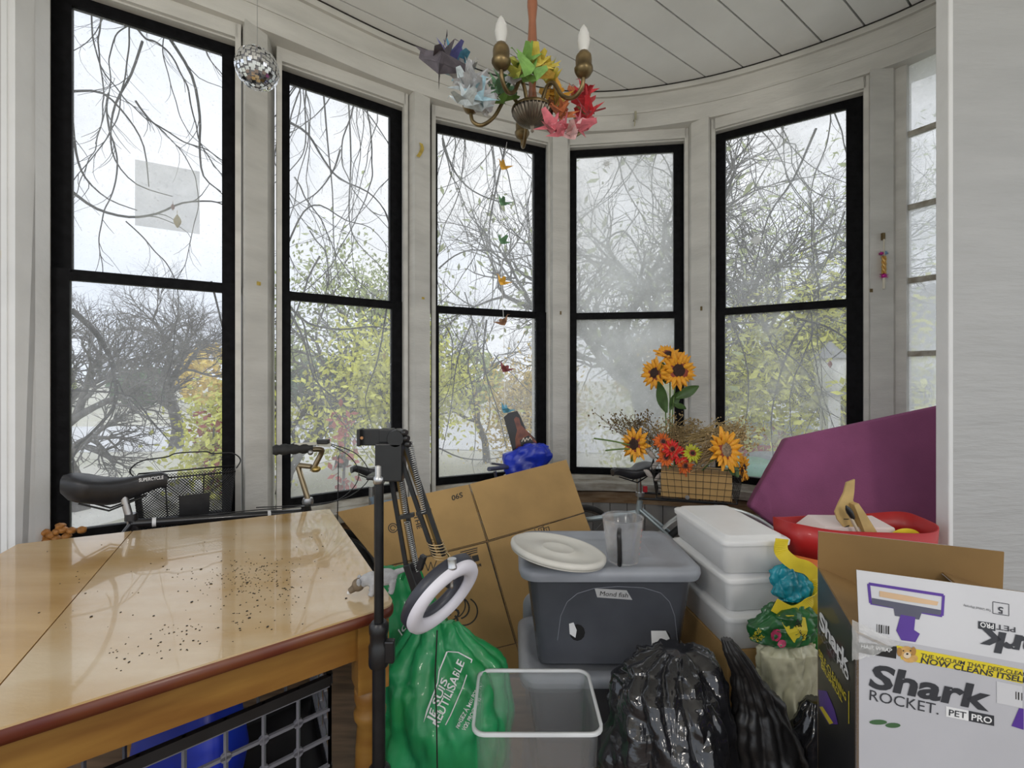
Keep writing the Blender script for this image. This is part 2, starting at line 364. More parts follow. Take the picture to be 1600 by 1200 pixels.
# six-lite side window
w6 = thing('window_6', A6 + d6 * .3 + Vector((0, 0, .632)), None, None, kind='structure'); U = Vector((0, 0, 1))
g6 = glass_mat('dirty_glass_6', (.35, .65), (.93, .95, .97), 4, 20); zt6 = EYE + 491 * 1.6006 * S / F; pit = 114 * 1.6006 * S / F
fr = MB(); a0 = A6 + d6 * .045; a1 = A6 + d6 * .57; PUT = mat('cracked_putty_paint', (.52, .50, .44), .7, var=.3, scale=20, rgb2=(.22, .19, .14), bump=.4)
fr.prism([A6 + n6 * .03 + U * .64, a0 + n6 * .03 + U * .64, a0 + n6 * .03 + U * 2.95, A6 + n6 * .03 + U * 2.95], -n6 * .06)
fr.prism([a1 + n6 * .03 + U * .64, a1 + d6 * .05 + n6 * .03 + U * .64, a1 + d6 * .05 + n6 * .03 + U * 2.95, a1 + n6 * .03 + U * 2.95], -n6 * .06)
fr.prism([a0 + n6 * .03 + U * zt6, a1 + n6 * .03 + U * zt6, a1 + n6 * .03 + U * (zt6 + .08), a0 + n6 * .03 + U * (zt6 + .08)], -n6 * .06); fr.build('window_frame', WHITE, w6)
for k in range(6):
    z1 = zt6 - k * pit; z0 = z1 - pit
    MB().prism([a0 + U * (z0 + .012), a1 + U * (z0 + .012), a1 + U * (z1 - .012), a0 + U * (z1 - .012)], -n6 * .003).build('pane', g6, w6)
    MB().prism([a0 + n6 * .012 + U * (z0 - .013), a1 + n6 * .012 + U * (z0 - .013), a1 + n6 * .012 + U * (z0 + .013), a0 + n6 * .012 + U * (z0 + .013)], -n6 * .025).build('muntin', PUT, w6)
# ---------------------------------------------------------------- table
TT = .75
WOODT = mat('varnished_maple', (.58, .38, .16), .2, var=.2, scale=2.2, rgb2=(.44, .26, .09), stretch=(1.0, 5, 5), coat=.6, bump=.04, bscale=40)
WOODT2 = mat('pale_worn_maple', (.60, .47, .30), .2, var=.2, scale=1.8, rgb2=(.46, .28, .09), stretch=(1.2, 3, 3), coat=.6, bump=.05, bscale=50)
WOODE = mat('red_brown_edge', (.10, .016, .008), .35, var=.3, scale=7, rgb2=(.16, .05, .012))
WOODA = mat('amber_apron_wood', (.30, .155, .03), .35, var=.2, scale=4, rgb2=(.20, .085, .014), stretch=(1, 1, 6))
def T2(px, py): v = (py - HY); y = (EYE - TT) * F / v; return Vector(((px - CX) / F * y, y, TT))
N_, FR_ = T2(618, 944), T2(515, 795); fd = Vector((-.80, -.60, 0)); bd = Vector((-.907, -.421, 0))
S0, S1 = T2(0, 1070), T2(205, 832)
def isect(p, d, q, e):
    k = ((q.x - p.x) * e.y - (q.y - p.y) * e.x) / (d.x * e.y - d.y * e.x); return p + d * k
sd_ = S1 - S0; SF, SB = isect(N_, fd, S0, sd_), isect(FR_, bd, S0, sd_)
LFr, LBk = SF + fd * .42, SB + bd * .30
tb = thing('wooden_table', ((N_ + FR_ + SF + SB) / 4).xy.to_3d(), 'varnished maple dining table with a drop leaf, soil crumbs on top', 'table')
def corner(p, a, b, r=.035, k=5):                   # rounded corner from direction a to direction b
    out = []
    for i in range(k + 1):
        t = i / k; out.append((p + a * r) * (1 - t) ** 2 + p * 2 * t * (1 - t) + (p + b * r) * t * t)
    return out
e1 = (FR_ - N_).normalized(); th = Vector((0, 0, -.028)); gp = .0015
main = [SF - fd * gp] + corner(N_, -fd * -1, e1) + corner(FR_, -e1, bd, .012) + [SB - bd * gp]
def slab(name, pts, m, edge):
    a = MB(); a.prism([p + Vector((0, 0, -.004)) for p in pts], (0, 0, .004)); o = a.build(name, m, tb)
    c_ = sum(pts, Vector()) / len(pts)
    rings = [[p + Vector((0, 0, z)) + (p - c_).normalized() * g for p in pts] for z, g in ((-.004, 0), (-.010, .006), (-.022, .006), (-.030, 0))]
    b = MB(); b.loft(rings, True); b.build('edge_moulding', edge, o)
slab('table_top', main, WOODT2, WOODE)
slab('drop_leaf', [LFr, SF + fd * gp, SB + bd * gp, LBk], WOODT, WOODE)
def inset(p, a, b, q=.07): return p + a.normalized() * q + b.normalized() * q
ap = MB(); q0 = inset(N_, fd, e1, .05); q1 = inset(FR_, bd, -e1, .05); q2 = SF + e1 * .05 + fd * .25; q3 = SB - e1 * .05 + bd * .18
for a, b in ((q0, q2), (q0, q1), (q1, q3)):
    ap = MB(); ap.bar(a + Vector((0, 0, -.078)), b + Vector((0, 0, -.078)), .022, .094); ap.build('apron', WOODA, tb)
LEGP = [(.034, 0), (.03, .01), (.026, .04), (.031, .12), (.037, .28), (.034, .40), (.03, .46), (.038, .475), (.038, .49), (.031, .50), (.037, .52), (.037, .545), (.03, .552)]
for p in (q0, q1, q2 - fd * .2, q3 - bd * .2):
    l = MB(); b_ = p.xy.to_3d(); l.lathe(LEGP, b_, 20); l.bar(b_ + Vector((0, 0, .552)), b_ + Vector((0, 0, TT - .03)), .072, .072, up=e1); l.build('leg', WOODA, tb)
# soil crumbs lying on the table top
so = MB(); SOIL = mat('dark_soil', (.035, .028, .022), .95, var=.5, scale=60)
for k in range(430):
    t = R.random()
    if t < .55: px, py = R.gauss(385, 45), R.gauss(905, 16)
    elif t < .8: px = R.uniform(170, 480); py = 1030 - (px - 170) * .32 + R.gauss(0, 14)
    else: px, py = R.uniform(60, 560), R.uniform(830, 1000)
    if py > 1128 - .309 * px - 6 or px > 512 + .62 * (py - 795) - 8 or py < 860 - .113 * px + 4: continue
    p = T2(px, py); r = R.uniform(.0007, .0018) * (1.5 if R.random() < .1 else 1); so.ball(p + Vector((0, 0, r * .4)), (r * R.uniform(.8, 1.8), r * R.uniform(.8, 1.8), r * .6), 5, 3)
tag(so.build('soil_crumbs', SOIL), 'dark soil crumbs scattered across the maple table top', 'soil', kind='stuff')
# toy animal at the corner of the table
G_ = mat('grey_toy_fur', (.42, .42, .43), .8, var=.2, scale=40, bump=.3, bscale=200); cpt = T2(618, 940)
ty = thing('toy_dog', cpt, 'small grey toy dog with brown face at the table corner', 'toy')
def tp(px, py, dy=0): q = P(px, py, 1.12 + dy); return q
bo = MB(); hz = TT
o0 = tp(618, 945); ax = Vector((-1, -.25, 0)).normalized(); sdv = Vector((-ax.y, ax.x, 0)); ctr = T2(600, 928)
def L_(a, b, h): return ctr + ax * a + sdv * b + Vector((0, 0, h))
bo.ball(L_(.0, 0, .043), (.034, .019, .021), 16, 10, Matrix((ax, sdv, Vector((0, 0, 1)))).transposed())
bo.ball(L_(.030, 0, .041), (.018, .017, .019), 14, 8)
for a in (-.022, .026):
    for b in (-.011, .011): bo.tube([L_(a, b, .038), L_(a + .002, b, .015), L_(a + .006, b, .004)], [.0095, .007, .0075], 8)
bo.tube([L_(-.03, 0, .052), L_(-.055, 0, .058), L_(-.08, -.006, .055)], [.008, .006, .003], 8)
bo.tube([L_(.03, 0, .045), L_(.045, 0, .04), L_(.055, 0, .032)], [.015, .0145, .013], 10)
ob = bo.build('body', G_, ty); rm = ob.modifiers.new('r', 'REMESH'); rm.mode = 'VOXEL'; rm.voxel_size = .0022; sm = ob.modifiers.new('s', 'SMOOTH'); sm.iterations = 4
hd = MB(); hd.ball(L_(.062, 0, .030), (.016, .015, .016), 14, 8); hd.tube([L_(.068, 0, .025), L_(.083, 0, .016)], [.010, .007], 10)
hd.build('face', mat('brown_toy_fur', (.17, .125, .08), .8, var=.3, scale=60), ty)
for b in (-.012, .012): MB().ball(L_(.060, b, .040), (.006, .004, .010), 8, 6).build('ear', G_, ty)
MB().ball(L_(.083, 0, .013), (.006, .006, .005), 8, 6).build('muzzle', mat('white_toy_fur', (.7, .68, .65), .8), ty)
# lattice crates and bags under the table
BLKP = mat('black_plastic', (.012, .012, .013), .35, var=.3, scale=20); GREYP = mat('worn_black_plastic_edge', (.16, .16, .18), .4)
cd = (SF - q0).normalized(); c0 = q0 + e1 * .10 + cd * .08
for lev, lab in ((0, 'black plastic lattice crate on the floor under the table'), (1, 'black lattice crate, upper one of the pair under the table')):
    z0 = .005 + lev * .275; cr = thing('lattice_crate', (c0 + cd * .3).xy.to_3d() + Vector((0, 0, z0)), lab, 'crate', 'lattice crates')
    base = c0.xy.to_3d() + Vector((0, 0, z0)); Lc, Wc, Hc = .60, .34, .27; up = Vector((0, 0, 1))
    b = MB(); b.prism([base, base + cd * Lc, base + cd * Lc + e1 * Wc, base + e1 * Wc], (0, 0, .01)); b.build('crate_floor', BLKP, cr)
    def side(o, d, n_): 
        g = MB(); f = MB(); r_ = (d * n_ * .075)
        for z in (.045, .115, .185, .245): f.bar(o + up * z, o + d * (n_ * .075) + up * z, .008, .007)
        for k in range(n_ + 1): f.bar(o + d * (k * .075) + up * .01, o + d * (k * .075) + up * Hc, .008, .006)
        for k in range(1, n_):
            for z in (.115, .185): f.lathe([(.011, -.004), (.011, .004)], o + d * (k * .075) + up * z, 10, axis=d.cross(up))
        g.bar(o + up * .02, o + d * (n_ * .075) + up * .02, .012, .04); f.build('lattice_side', GREYP, cr); g.build('bottom_rim', BLKP, cr)
        MB().bar(o + up * (Hc - .012), o + d * (n_ * .075) + up * (Hc - .012), .014, .024).build('top_rim', BLKP, cr)
    side(base, cd, 8); side(base + e1 * Wc, cd, 8); side(base, e1, 4); side(base + cd * Lc, e1, 4)
bl = MB(); bl.rrect([(0, .09, .07, .03), (.10, .11, .08, .04), (.2, .10, .07, .04), (.26, .06, .03, .02)], (c0 + cd * .30 + e1 * .15).xy.to_3d() + Vector((0, 0, .295)))
tag(bl.build('blue_bundle', mat('blue_plastic', (.01, .03, .42), .4, var=.3)), 'blue plastic bundle inside the crate under the table', 'bundle')

# ---------------------------------------------------------------- black light stand, boom arm, ring light
BM = mat('black_metal', (.014, .014, .015), .38, metal=.3, var=.3, scale=30); CHR = mat('brushed_steel', (.55, .55, .55), .28, metal=1, var=.1)
BRZ = mat('bronze_glint_metal', (.16, .10, .035), .35, metal=.8, var=.3)
sp = P(592, 900, 1.03); sx, sy = sp.x, sp.y
st = thing('light_stand', (sx, sy, 0), 'black telescopic light stand with tripod feet beside the table corner', 'stand')
MB().tube([(sx, sy, .08), (sx, sy, .735)], .0145, 16).build('lower_pole', BM, st)
MB().tube([(sx, sy, .70), (sx, sy, 1.062)], .0105, 16).build('upper_pole', BM, st)
k_ = MB().lathe([(.021, .655), (.0225, .66), (.0225, .70), (.0195, .705), (.0195, .725), (.0215, .73), (.0215, .745), (.016, .752)], (sx, sy, 0), 20).build('locking_collar', BLKP, st)
MB().box((sx + .026, sy - .006, .69), (.022, .018, .05)).build('lever', BLKP, k_, bevel=.004)
MB().lathe([(.010, 1.06), (.0125, 1.062), (.0125, 1.075), (.0085, 1.078), (.0085, 1.10), (.004, 1.103)], (sx, sy, 0), 16).build('spigot', CHR, st)
for a in (0, 120, 240):
    a = math.radians(a); f_ = Vector((sx + .36 * math.cos(a), sy + .36 * math.sin(a), .012))
    l = MB(); l.bar(Vector((sx, sy, .40)), f_, .016, .01); l.bar(Vector((sx, sy, .14)), Vector((sx, sy, .40)).lerp(f_, .55), .01, .006); g = l.build('tripod_leg', BM, st)
    MB().ball(f_, (.014, .014, .011), 8, 6).build('rubber_foot', BLKP, g)
MB().lathe([(.024, .38), (.026, .385), (.026, .42), (.018, .43)], (sx, sy, 0), 16).build('leg_collar', BLKP, st)
YB = 1.05
ar = thing('boom_arm', (sx, sy, 1.08), 'black folding spring boom arm clamped on top of the light stand', 'boom arm')
b = MB(); b.box(P(611, 720, YB), (.06, .05, .085)); b.box(P(602, 744, YB), (.075, .045, .010)); b.build('clamp_body', BLKP, ar, bevel=.003)
b = MB(); b.box(P(584, 683, YB - .01), (.070, .006, .038)); b.box(P(563, 683, YB - .013), (.008, .03, .038)); b.box(P(605, 680, YB), (.03, .03, .03)); o = b.build('bracket', BLKP, ar, bevel=.002)
MB().lathe([(.003, 0), (.0035, .004)], P(566, 684, YB - .034), 10, axis=(0, -1, 0)).build('bolt', mat('copper_bolt', (.5, .25, .12), .3, metal=1), o)
MB().lathe([(.018, -.02), (.020, -.016), (.020, .016), (.018, .02)], P(621, 684, YB - .005), 18, axis=(0, 1, 0)).build('pivot', BLKP, ar)
for i in range(3): MB().lathe([(.006, -.006), (.008, 0), (.006, .006)], P(632 + i * 3, 676 + i * 9, YB - .02), 10, axis=(1, -.4, 0)).build('wing_knob', BLKP, ar)
def bars(a, b, off, nm='arm_bar'):
    for s_ in (-1, 1):
        o_ = Vector((off * s_, 0, 0)); m_ = MB(); m_.bar(a + o_, b + o_, .009, .009, up=(0, 1, 0)); m_.build(nm, BM, ar)
    m_ = MB(); m_.bar(a + Vector((0, .012, 0)), b + Vector((0, .012, 0)), .006, .006, up=(0, 1, 0)); m_.build('inner_rod', BRZ, ar)
def spring(a, b, r, turns, nm='spring'):
    d = (b - a); L = d.length; d.normalize(); u = d.orthogonal().normalized(); v = d.cross(u); k = turns * 8
    MB().tube([a + d * (L * i / k) + (u * math.cos(i * math.pi / 4) + v * math.sin(i * math.pi / 4)) * r for i in range(k + 1)], .0011, 5).build(nm, CHR, ar)
bars(P(617, 735, YB + .02), P(644, 892, YB + .01), .012)
bars(P(625, 690, YB - .005), P(686, 868, YB - .02), .011)
spring(P(640, 690, YB - .015), P(662, 800, YB - .02), .006, 34); spring(P(636, 815, YB), P(652, 892, YB), .006, 26); spring(P(625, 735, YB), P(634, 805, YB), .005, 22)
for px, py in ((636, 806), (662, 800)): MB().bar(P(px - 11, py + 2, YB - .012), P(px + 11, py - 2, YB - .012), .014, .008).build('cross_pin', BLKP, ar)
b = MB(); b.bar(P(640, 880, YB), P(655, 925, YB - .01), .028, .02); b.bar(P(655, 890, YB - .01), P(662, 868, YB - .015), .012, .014); b.build('elbow_bracket', BLKP, ar, bevel=.002)
MB().lathe([(.006, -.012), (.006, .012)], P(650, 928, YB - .02), 12, axis=(.6, -.8, 0)).build('elbow_bolt', CHR, ar)
wr = MB(); pts = []
for i in range(70): t = i / 69; c = P(679, 845, YB - .02).lerp(P(690, 872, YB - .03), t); a = t * 2 * math.pi * 6; pts.append(c + Vector((.018 * math.cos(a), .016 * math.sin(a), 0)))
wr.tube(pts + [P(697, 862, YB - .05), P(703, 868, YB - .05), P(700, 880, YB - .06)], .0011, 5); wr.build('wire_wrap', mat('bare_wire', (.6, .45, .25), .35, metal=.8), ar)
# ring light
rc = P(688, 925, 1.0); rn = Vector((.70, -.50, -.50)).normalized()
rl = thing('ring_light', rc - Vector((0, 0, .09)), 'white ring light with black rim hanging from the boom arm', 'ring light')
WDIF = mat('white_diffuser', (.72, .70, .76), .45, var=.03)
MB().lathe([(.060, .008), (.058, .014), (.064, .022), (.078, .026), (.090, .022), (.094, .014), (.093, .008)], rc, 64, axis=rn, cap=False).build('diffuser', WDIF, rl)
MB().lathe([(.093, .008), (.095, .004), (.095, -.010), (.090, -.014), (.060, -.014), (.056, -.010), (.056, .008), (.060, .008)], rc, 64, axis=rn, cap=False).build('housing', mat('slate_black_plastic', (.035, .037, .05), .4), rl)
b = MB(); b.box(P(698, 908, .985), (.022, .014, .020), Matrix.Rotation(.5, 3, 'Y')); o = b.build('phone_clip', BLKP, rl, bevel=.002)
for px, py in ((690, 917), (700, 907)): MB().lathe([(.003, 0), (.003, .003)], P(px, py, .974), 10, axis=(0, -1, 0)).build('rivet', CHR, o)
b = MB(); b.lathe([(.0095, 0), (.0095, -.014), (.011, -.016), (.011, -.020), (.004, -.022), (.004, -.055), (.0045, -.058), (.002, -.062)], P(706, 873, .955), 18); b.build('thumb_screw', CHR, rl)
cp = [P(683, 985, 1.0), P(682, 1010, 1.0), P(680, 1060, 1.02), P(682, 1120, 1.03), P(684, 1240, 1.05), P(690, 1420, 1.06)]; cp[-1].z = .01
MB().tube(curve(cp, 6), .0018, 6).build('cable', BLKP, rl)
# ---------------------------------------------------------------- flattened cardboard box leaning on the sill
CARD = mat('brown_cardboard', (.44, .275, .105), .8, var=.12, scale=5, bump=.08, bscale=120)
CARDE = mat('cardboard_fold', (.27, .17, .075), .85)
INK = mat('black_print', (.02, .018, .015), .6); INKW = mat('white_print', (.78, .78, .78), .5)
ca, cb_, cc = P(525, 800, 2.16), P(885, 718, 2.52), P(805, 1040, 2.02)
cn = (cb_ - ca).cross(cc - ca).normalized()
if cn.y > 0: cn = -cn
def CP(px, py, lift=0):
    r = ray(px, py); k = (ca - EYEV).dot(cn) / r.dot(cn); return EYEV + r * k + cn * lift
cs = thing('cardboard_sheet', Vector((CP(700, 950).x, CP(700, 950).y, 0)), 'big flattened brown cardboard box leaning against the window sill', 'cardboard')
def down(px, py, qx, qy):                            # follow the fold line down until just above the floor
    a, b = CP(px, py), CP(qx, qy); d = b - a; return a + d * ((a.z - .006) / -d.z)
g = 1.2
panels = [[(525, 800), (733 - g, 757), (761 - g, 846 - g), (596, 886)], [(733 + g, 756), (885, 718), (913, 800), (762 + g, 845 - g)],
          [(596, 887 + g), (761 - g, 847 + g), (806 - g, 1005), (645, 1045)], [(762 + g, 846 + g), (913, 801 + g), (975, 965), (807 + g, 1004)]]
CBV = MB()
for pg in panels:
    mb = MB(); mb.prism([CP(x, y) for x, y in pg], -cn * .005); mb.build('cardboard_panel', CARD, cs, bevel=.0015); CBV.add(mb.v, mb.f)
for (a0, a1), (b0, b1) in ((((645, 1046), (806, 1006)), ((596, 887), (761, 847))), (((807, 1005), (975, 966)), ((762, 846), (913, 801)))):
    p, q = CP(*a0), CP(*a1); p2, q2 = down(*b0, *a0), down(*b1, *a1); mb = MB(); mb.prism([p, q, q2, p2], -cn * .005); mb.build('cardboard_flap', CARD, cs)
for pts in ([(733, 757), (762, 846), (807, 1005)], [(596, 886), (762, 846), (913, 800)]):
    MB().tube([CP(x, y, -.003) for x, y in pts], .0026, 6).build('fold', CARDE, cs)
CBV = CBV.bvh()
print_text('lettering', 'S90', (722, 769), (705, 775), 7, CBV, INK, cs, .02, up=(1.5, 7.5))
def flip(name, txt, a, b, h, bold=.0, shear=0): return print_text(name, txt, a, b, h, CBV, INK, cs, bold, shear)
flip('lettering', 'AMERICAN', (714, 936), (662, 950), 8, .01)
flip('lettering', 'Goo', (716, 949), (655, 966), 18, .0, .2)
fx = []
for k in range(7): fx += stroke([(719 + k * .8, 863 + k * 3.2), (746 - (10 if k > 2 else 0), 856 + k * 3.2)], 1.6)
fx.append([(737, 869), (747, 866.5), (749, 876), (739, 878.5)]); print_shape('flag_print', fx, CBV, INK, cs)
flip('lettering', 'MADE IN USA', (751, 880), (727, 887), 5, .02)
sw = []
def arc(cx, cy, r, a0, a1, n=14, sy=1): return [(cx + r * math.cos(math.radians(a0 + (a1 - a0) * i / n)), cy + sy * r * math.sin(math.radians(a0 + (a1 - a0) * i / n))) for i in range(n + 1)]
sw += stroke(arc(716, 950, 17, -70, 75), 2.6) + stroke(arc(724, 955, 22, -60, 120, 20), 2.2) + stroke(arc(705, 945, 22, -20, 60), 2) + stroke(arc(706, 970, 9, -60, 70), 3.5)
print_shape('swirl_print', sw, CBV, INK, cs)
print_shape('recycle_print', stroke(arc(614, 825, 7, 20, 330, 16), 1.5) + stroke(arc(614, 825, 4, 40, 360, 12), 1.4), CBV, INK, cs)
print_text('lettering', 'THE', (646, 806), (652, 827), 7, CBV, INK, cs, .02); print_shape('arrow_print', stroke([(664, 879), (669, 892), (673, 878), (677, 890), (682, 876)], 1.3), CBV, INK, cs)
pr = []
for x in (836, 846, 854): pr += stroke([(x - 5, 826), (x + 3, 823), (x + 5, 831), (x - 3, 834), (x - 5, 826)], 1.2) + stroke([(x - 1, 826), (x + 1, 831)], 1)
print_shape('symbol_print', pr, CBV, INK, cs)

# ---------------------------------------------------------------- totes
TOTE = mat('smoky_translucent_tote', (.21, .22, .25), .25, var=.25, scale=2.2, rgb2=(.10, .105, .125), bump=.03, coat=.15)
LIDG = mat('grey_tote_lid', (.27, .285, .315), .42, var=.15, scale=6, bump=.06, bscale=40)
tcx, tcy = .322, 1.665
def tote(z, lab, grp, lid=True):
    t = thing('storage_tote', (tcx, tcy, z), lab, 'storage tote', grp); c_ = (tcx, tcy, z)
    b = MB(); b.rrect([(0, .225, .135, .03), (.004, .235, .142, .035), (.29, .272, .172, .045), (.292, .285, .183, .05), (.315, .287, .185, .05)], c_, 5); o = b.build('body', TOTE, t)
    if lid:
        l = MB(); l.rrect([(.296, .294, .192, .055), (.312, .300, .197, .06), (.326, .298, .195, .058), (.334, .286, .184, .05), (.335, .262, .160, .045), (.327, .252, .150, .04), (.327, .20, .10, .035), (.331, .17, .08, .03)], c_, 6); l.build('lid', LIDG, t)
    return t, b
tl, _ = tote(.005, 'dark grey plastic tote on the floor carrying the labelled one', 'grey totes')
t2, tb2 = tote(.346, 'smoky grey tote with taped handwritten label and two cut holes', 'grey totes'); TB = tb2.bvh()
print_shape('tape_label', [[(929, 919), (979, 922), (988, 937), (933, 933)]], TB, mat('masking_tape', (.42, .42, .42), .7), t2, .0012)
print_text('handwriting', 'Mond fish', (937, 930), (981, 933), 7, TB, INK, t2, 0, .1, lift=.0022)
for px, py in ((902, 988), (1036, 997)):
    print_shape('hole', [[(px + 12 * math.cos(a * .5236), py + 13 * math.sin(a * .5236)) for a in range(12)]], TB, mat('dark_hole', (.01, .01, .01), .9), t2, .0012)
    print_shape('paper_scrap', [[(px - 13, py - 14), (px - 6, py - 16), (px - 1, py - 4), (px - 3, py + 8), (px - 12, py + 2)]] if px < 1000 else [[(px - 19, py - 12), (px + 4, py - 12), (px + 10, py), (px + 4, py + 12), (px - 18, py + 11)]], TB, INKW, t2, .0018)
pr = [(876 + 20 * math.cos(math.radians(a)) + (170 if a < 90 else 0) * 1, 0) for a in ()]
print_shape('raised_panel_edge', stroke([(868, 1045), (871, 1000), (876, 962), (886, 940), (902, 927), (928, 919), (965, 916), (1005, 918), (1032, 926), (1046, 940), (1054, 962), (1058, 1000), (1059, 1050)], 1.1), TB, mat('tote_ridge', (.20, .21, .24), .4), t2, .0014)
# grey lid standing behind, at the tote's left
gl = MB(); gc = P(842, 1010, 1.62); RM = Matrix.Translation(gc) @ Matrix.Rotation(math.radians(12), 4, 'Z') @ Matrix.Rotation(math.radians(82), 4, 'Y') @ Matrix.Rotation(math.radians(0), 4, 'X')
gz = MB(Matrix.Translation((.205, 1.895, .21)) @ Matrix.Rotation(math.radians(86), 4, 'X'))
gz.rrect([(-.01, .155, .195, .05), (.0, .16, .20, .055), (.012, .158, .198, .05), (.016, .13, .17, .05), (.010, .12, .16, .045)], (0, 0, 0), 6)
o = tag(gz.build('spare_lid', LIDG), 'spare grey tote lid with soil smears standing behind the totes', 'lid')
gb = gz.bvh(); print_shape('soil_smear', [[(832 + R.uniform(-9, 12) + 3 * math.cos(a * 1.05), 1003 + R.uniform(-14, 14) + 3 * math.sin(a * 1.05)) for a in range(5)] for _ in range(26)], gb, SOIL, o)
# round white bucket lid and measuring cup on the tote
WPL = mat('off_white_plastic', (.64, .62, .56), .4, var=.08, scale=8, bump=.04)
bl = thing('bucket_lid', P(872, 868, 1.56), 'round off-white bucket lid tilted on the grey tote lid', 'lid')
ax = (Matrix.Rotation(math.radians(9), 3, 'Y') @ Matrix.Rotation(math.radians(-3), 3, 'X')) @ Vector((0, 0, 1)); lc = P(872, 858, 1.545)
o = MB().lathe([(.150, -.012), (.159, -.011), (.161, -.004), (.160, .004), (.152, .008), (.144, .006), (.140, .002), (.06, .002), (.056, .005), (.050, .005), (.046, .001), (.001, .0015)], lc, 48, axis=ax).build('disc', WPL, bl)
MB().lathe([(.153, -.016), (.157, -.015), (.157, -.011), (.153, -.0115)], lc, 48, axis=ax, cap=False).build('skirt', WPL, bl)
mc = P(973, 872, 1.55); cup = thing('measuring_cup', Vector((mc.x, mc.y, .682)), 'clear plastic measuring cup with black handle on the tote lid', 'measuring cup')
CLR = mat('clear_plastic', (.93, .94, .96), .12, var=.02, trans=.92, alpha=.55); zz = .682
MB().lathe([(.050, 0), (.052, .002), (.067, .140), (.070, .146), (.067, .146), (.064, .140), (.049, .006), (.002, .006)], (mc.x, mc.y, zz), 36).build('cup_body', CLR, cup)
h = MB(); hx = Vector((mc.x - .030, mc.y - .066, zz)); h.tube(curve([hx + Vector((.008, .02, .118)), hx + Vector((0, -.008, .112)), hx + Vector((0, -.014, .09)), hx + Vector((.002, -.012, .03)), hx + Vector((.003, -.004, .012))], 5), .0075, 10); h.build('handle', BLKP, cup)
b = MB(); b.add([(mc.x + .05, mc.y - .036, zz + z) for z in ()], []); 
for z in (.03, .05, .07, .09, .11):
    r_ = .052 + .107 * z + .0012; a = math.radians(-30); b.add([Vector((mc.x + r_ * math.cos(a + t), mc.y + r_ * math.sin(a + t), zz + z + q)) for t, q in ((-.12, 0), (.12, 0), (.12, .002), (-.12, .002))], [(0, 1, 2, 3)])
tag(b.build('scale_marks', mat('red_print', (.7, .15, .12), .5), cup), kind='stuff')

# ---------------------------------------------------------------- stack of white boxes on a carton
WBX = mat('white_box_plastic', (.74, .74, .73), .38, var=.06, scale=5, bump=.04, bscale=30)
b0 = Vector((.776, 1.665, 0)); rz = Matrix.Rotation(math.radians(6), 4, 'Z')
cb = MB(Matrix.Translation(b0) @ rz); cb.rrect([(0, .108, .185, .003), (.42, .108, .185, .003)], (0, 0, .003), 1, False); tag(cb.build('carton', CARD), 'closed cardboard carton under the stacked white boxes', 'carton')
for k, (lab, dx, dy, rt) in enumerate((('white lidded plastic box, bottom of the stack of three', 0, 0, 0), ('white lidded plastic box, middle of the stack of three', -.003, .004, 1.5), ('white lidded plastic box with scuffed lid, top of the stack', -.004, -.004, -2))):
    z = .425 + k * .122; M_ = Matrix.Translation(b0 + Vector((dx, dy, z))) @ Matrix.Rotation(math.radians(6 + rt), 4, 'Z'); t = thing('white_box', b0 + Vector((dx, dy, z)), lab, 'box', 'stacked white boxes')
    b = MB(M_); b.rrect([(0, .100, .180, .02), (.004, .104, .184, .022), (.095, .110, .190, .024)], k=4); b.build('body', WBX, t)
    l = MB(M_); l.rrect([(.090, .115, .195, .026), (.104, .117, .197, .028), (.108, .112, .192, .026), (.110, .098, .178, .02), (.116, .096, .176, .02), (.118, .090, .170, .02)], k=4); l.build('lid', WBX, t)

# ---------------------------------------------------------------- purple foam mattress
PUR = mat('plum_canvas', (.27, .075, .175), .85, var=.12, scale=5, bump=.25, bscale=160)
mp0, mp1, mp2 = P(1230, 684, 2.05), P(1520, 622, 1.88), P(1300, 1090, 1.85); mn = (mp1 - mp0).cross(mp2 - mp0).normalized()
if mn.y > 0: mn = -mn
def MP_(px, py): r = ray(px, py); return EYEV + r * ((mp0 - EYEV).dot(mn) / r.dot(mn))
mt = [MP_(*q) for q in ((1230, 684), (1520, 622), (1560, 760), (1560, 1040), (1262, 1066), (1228, 836), (1170, 792))]; nx = (mt[1] - mt[0]).normalized()
mb = MB(); mb.prism(mt, -mn * .10); bm = bmesh.new(); me = bpy.data.meshes.new('t'); me.from_pydata([tuple(p) for p in mb.v], [], mb.f); bm.from_mesh(me)
bmesh.ops.recalc_face_normals(bm, faces=bm.faces); bmesh.ops.bevel(bm, geom=list(bm.edges), offset=.018, segments=3, affect='EDGES', profile=.6)
bmesh.ops.triangulate(bm, faces=bm.faces)
for _ in range(4): bmesh.ops.subdivide_edges(bm, edges=[e for e in bm.edges if e.calc_length() > .035], cuts=1, use_grid_fill=False); bmesh.ops.triangulate(bm, faces=bm.faces)
bl_ = mt[6]; 
for v in bm.verts:
    dl = (v.co - bl_).length; wv = math.exp(-dl / .16) * .011 * math.sin(dl * 85 + 2 * noise.noise(v.co * 6)) + .004 * noise.noise(v.co * 7)
    te = max(0, 1 - abs((v.co - mt[0]).dot(nx.cross(mn))) / .05); wv += te * .004 * math.sin((v.co - mt[0]).dot(nx) * 95); v.co += mn * wv
q = MB(); q.v = [v.co.copy() for v in bm.verts]; bm.verts.index_update(); q.f = [tuple(v.index for v in f.verts) for f in bm.faces]; q.s = [True] * len(q.f); bm.free()
tag(q.build('foam_mattress', PUR), 'plum purple foam mattress propped up beside the right wall', 'mattress')
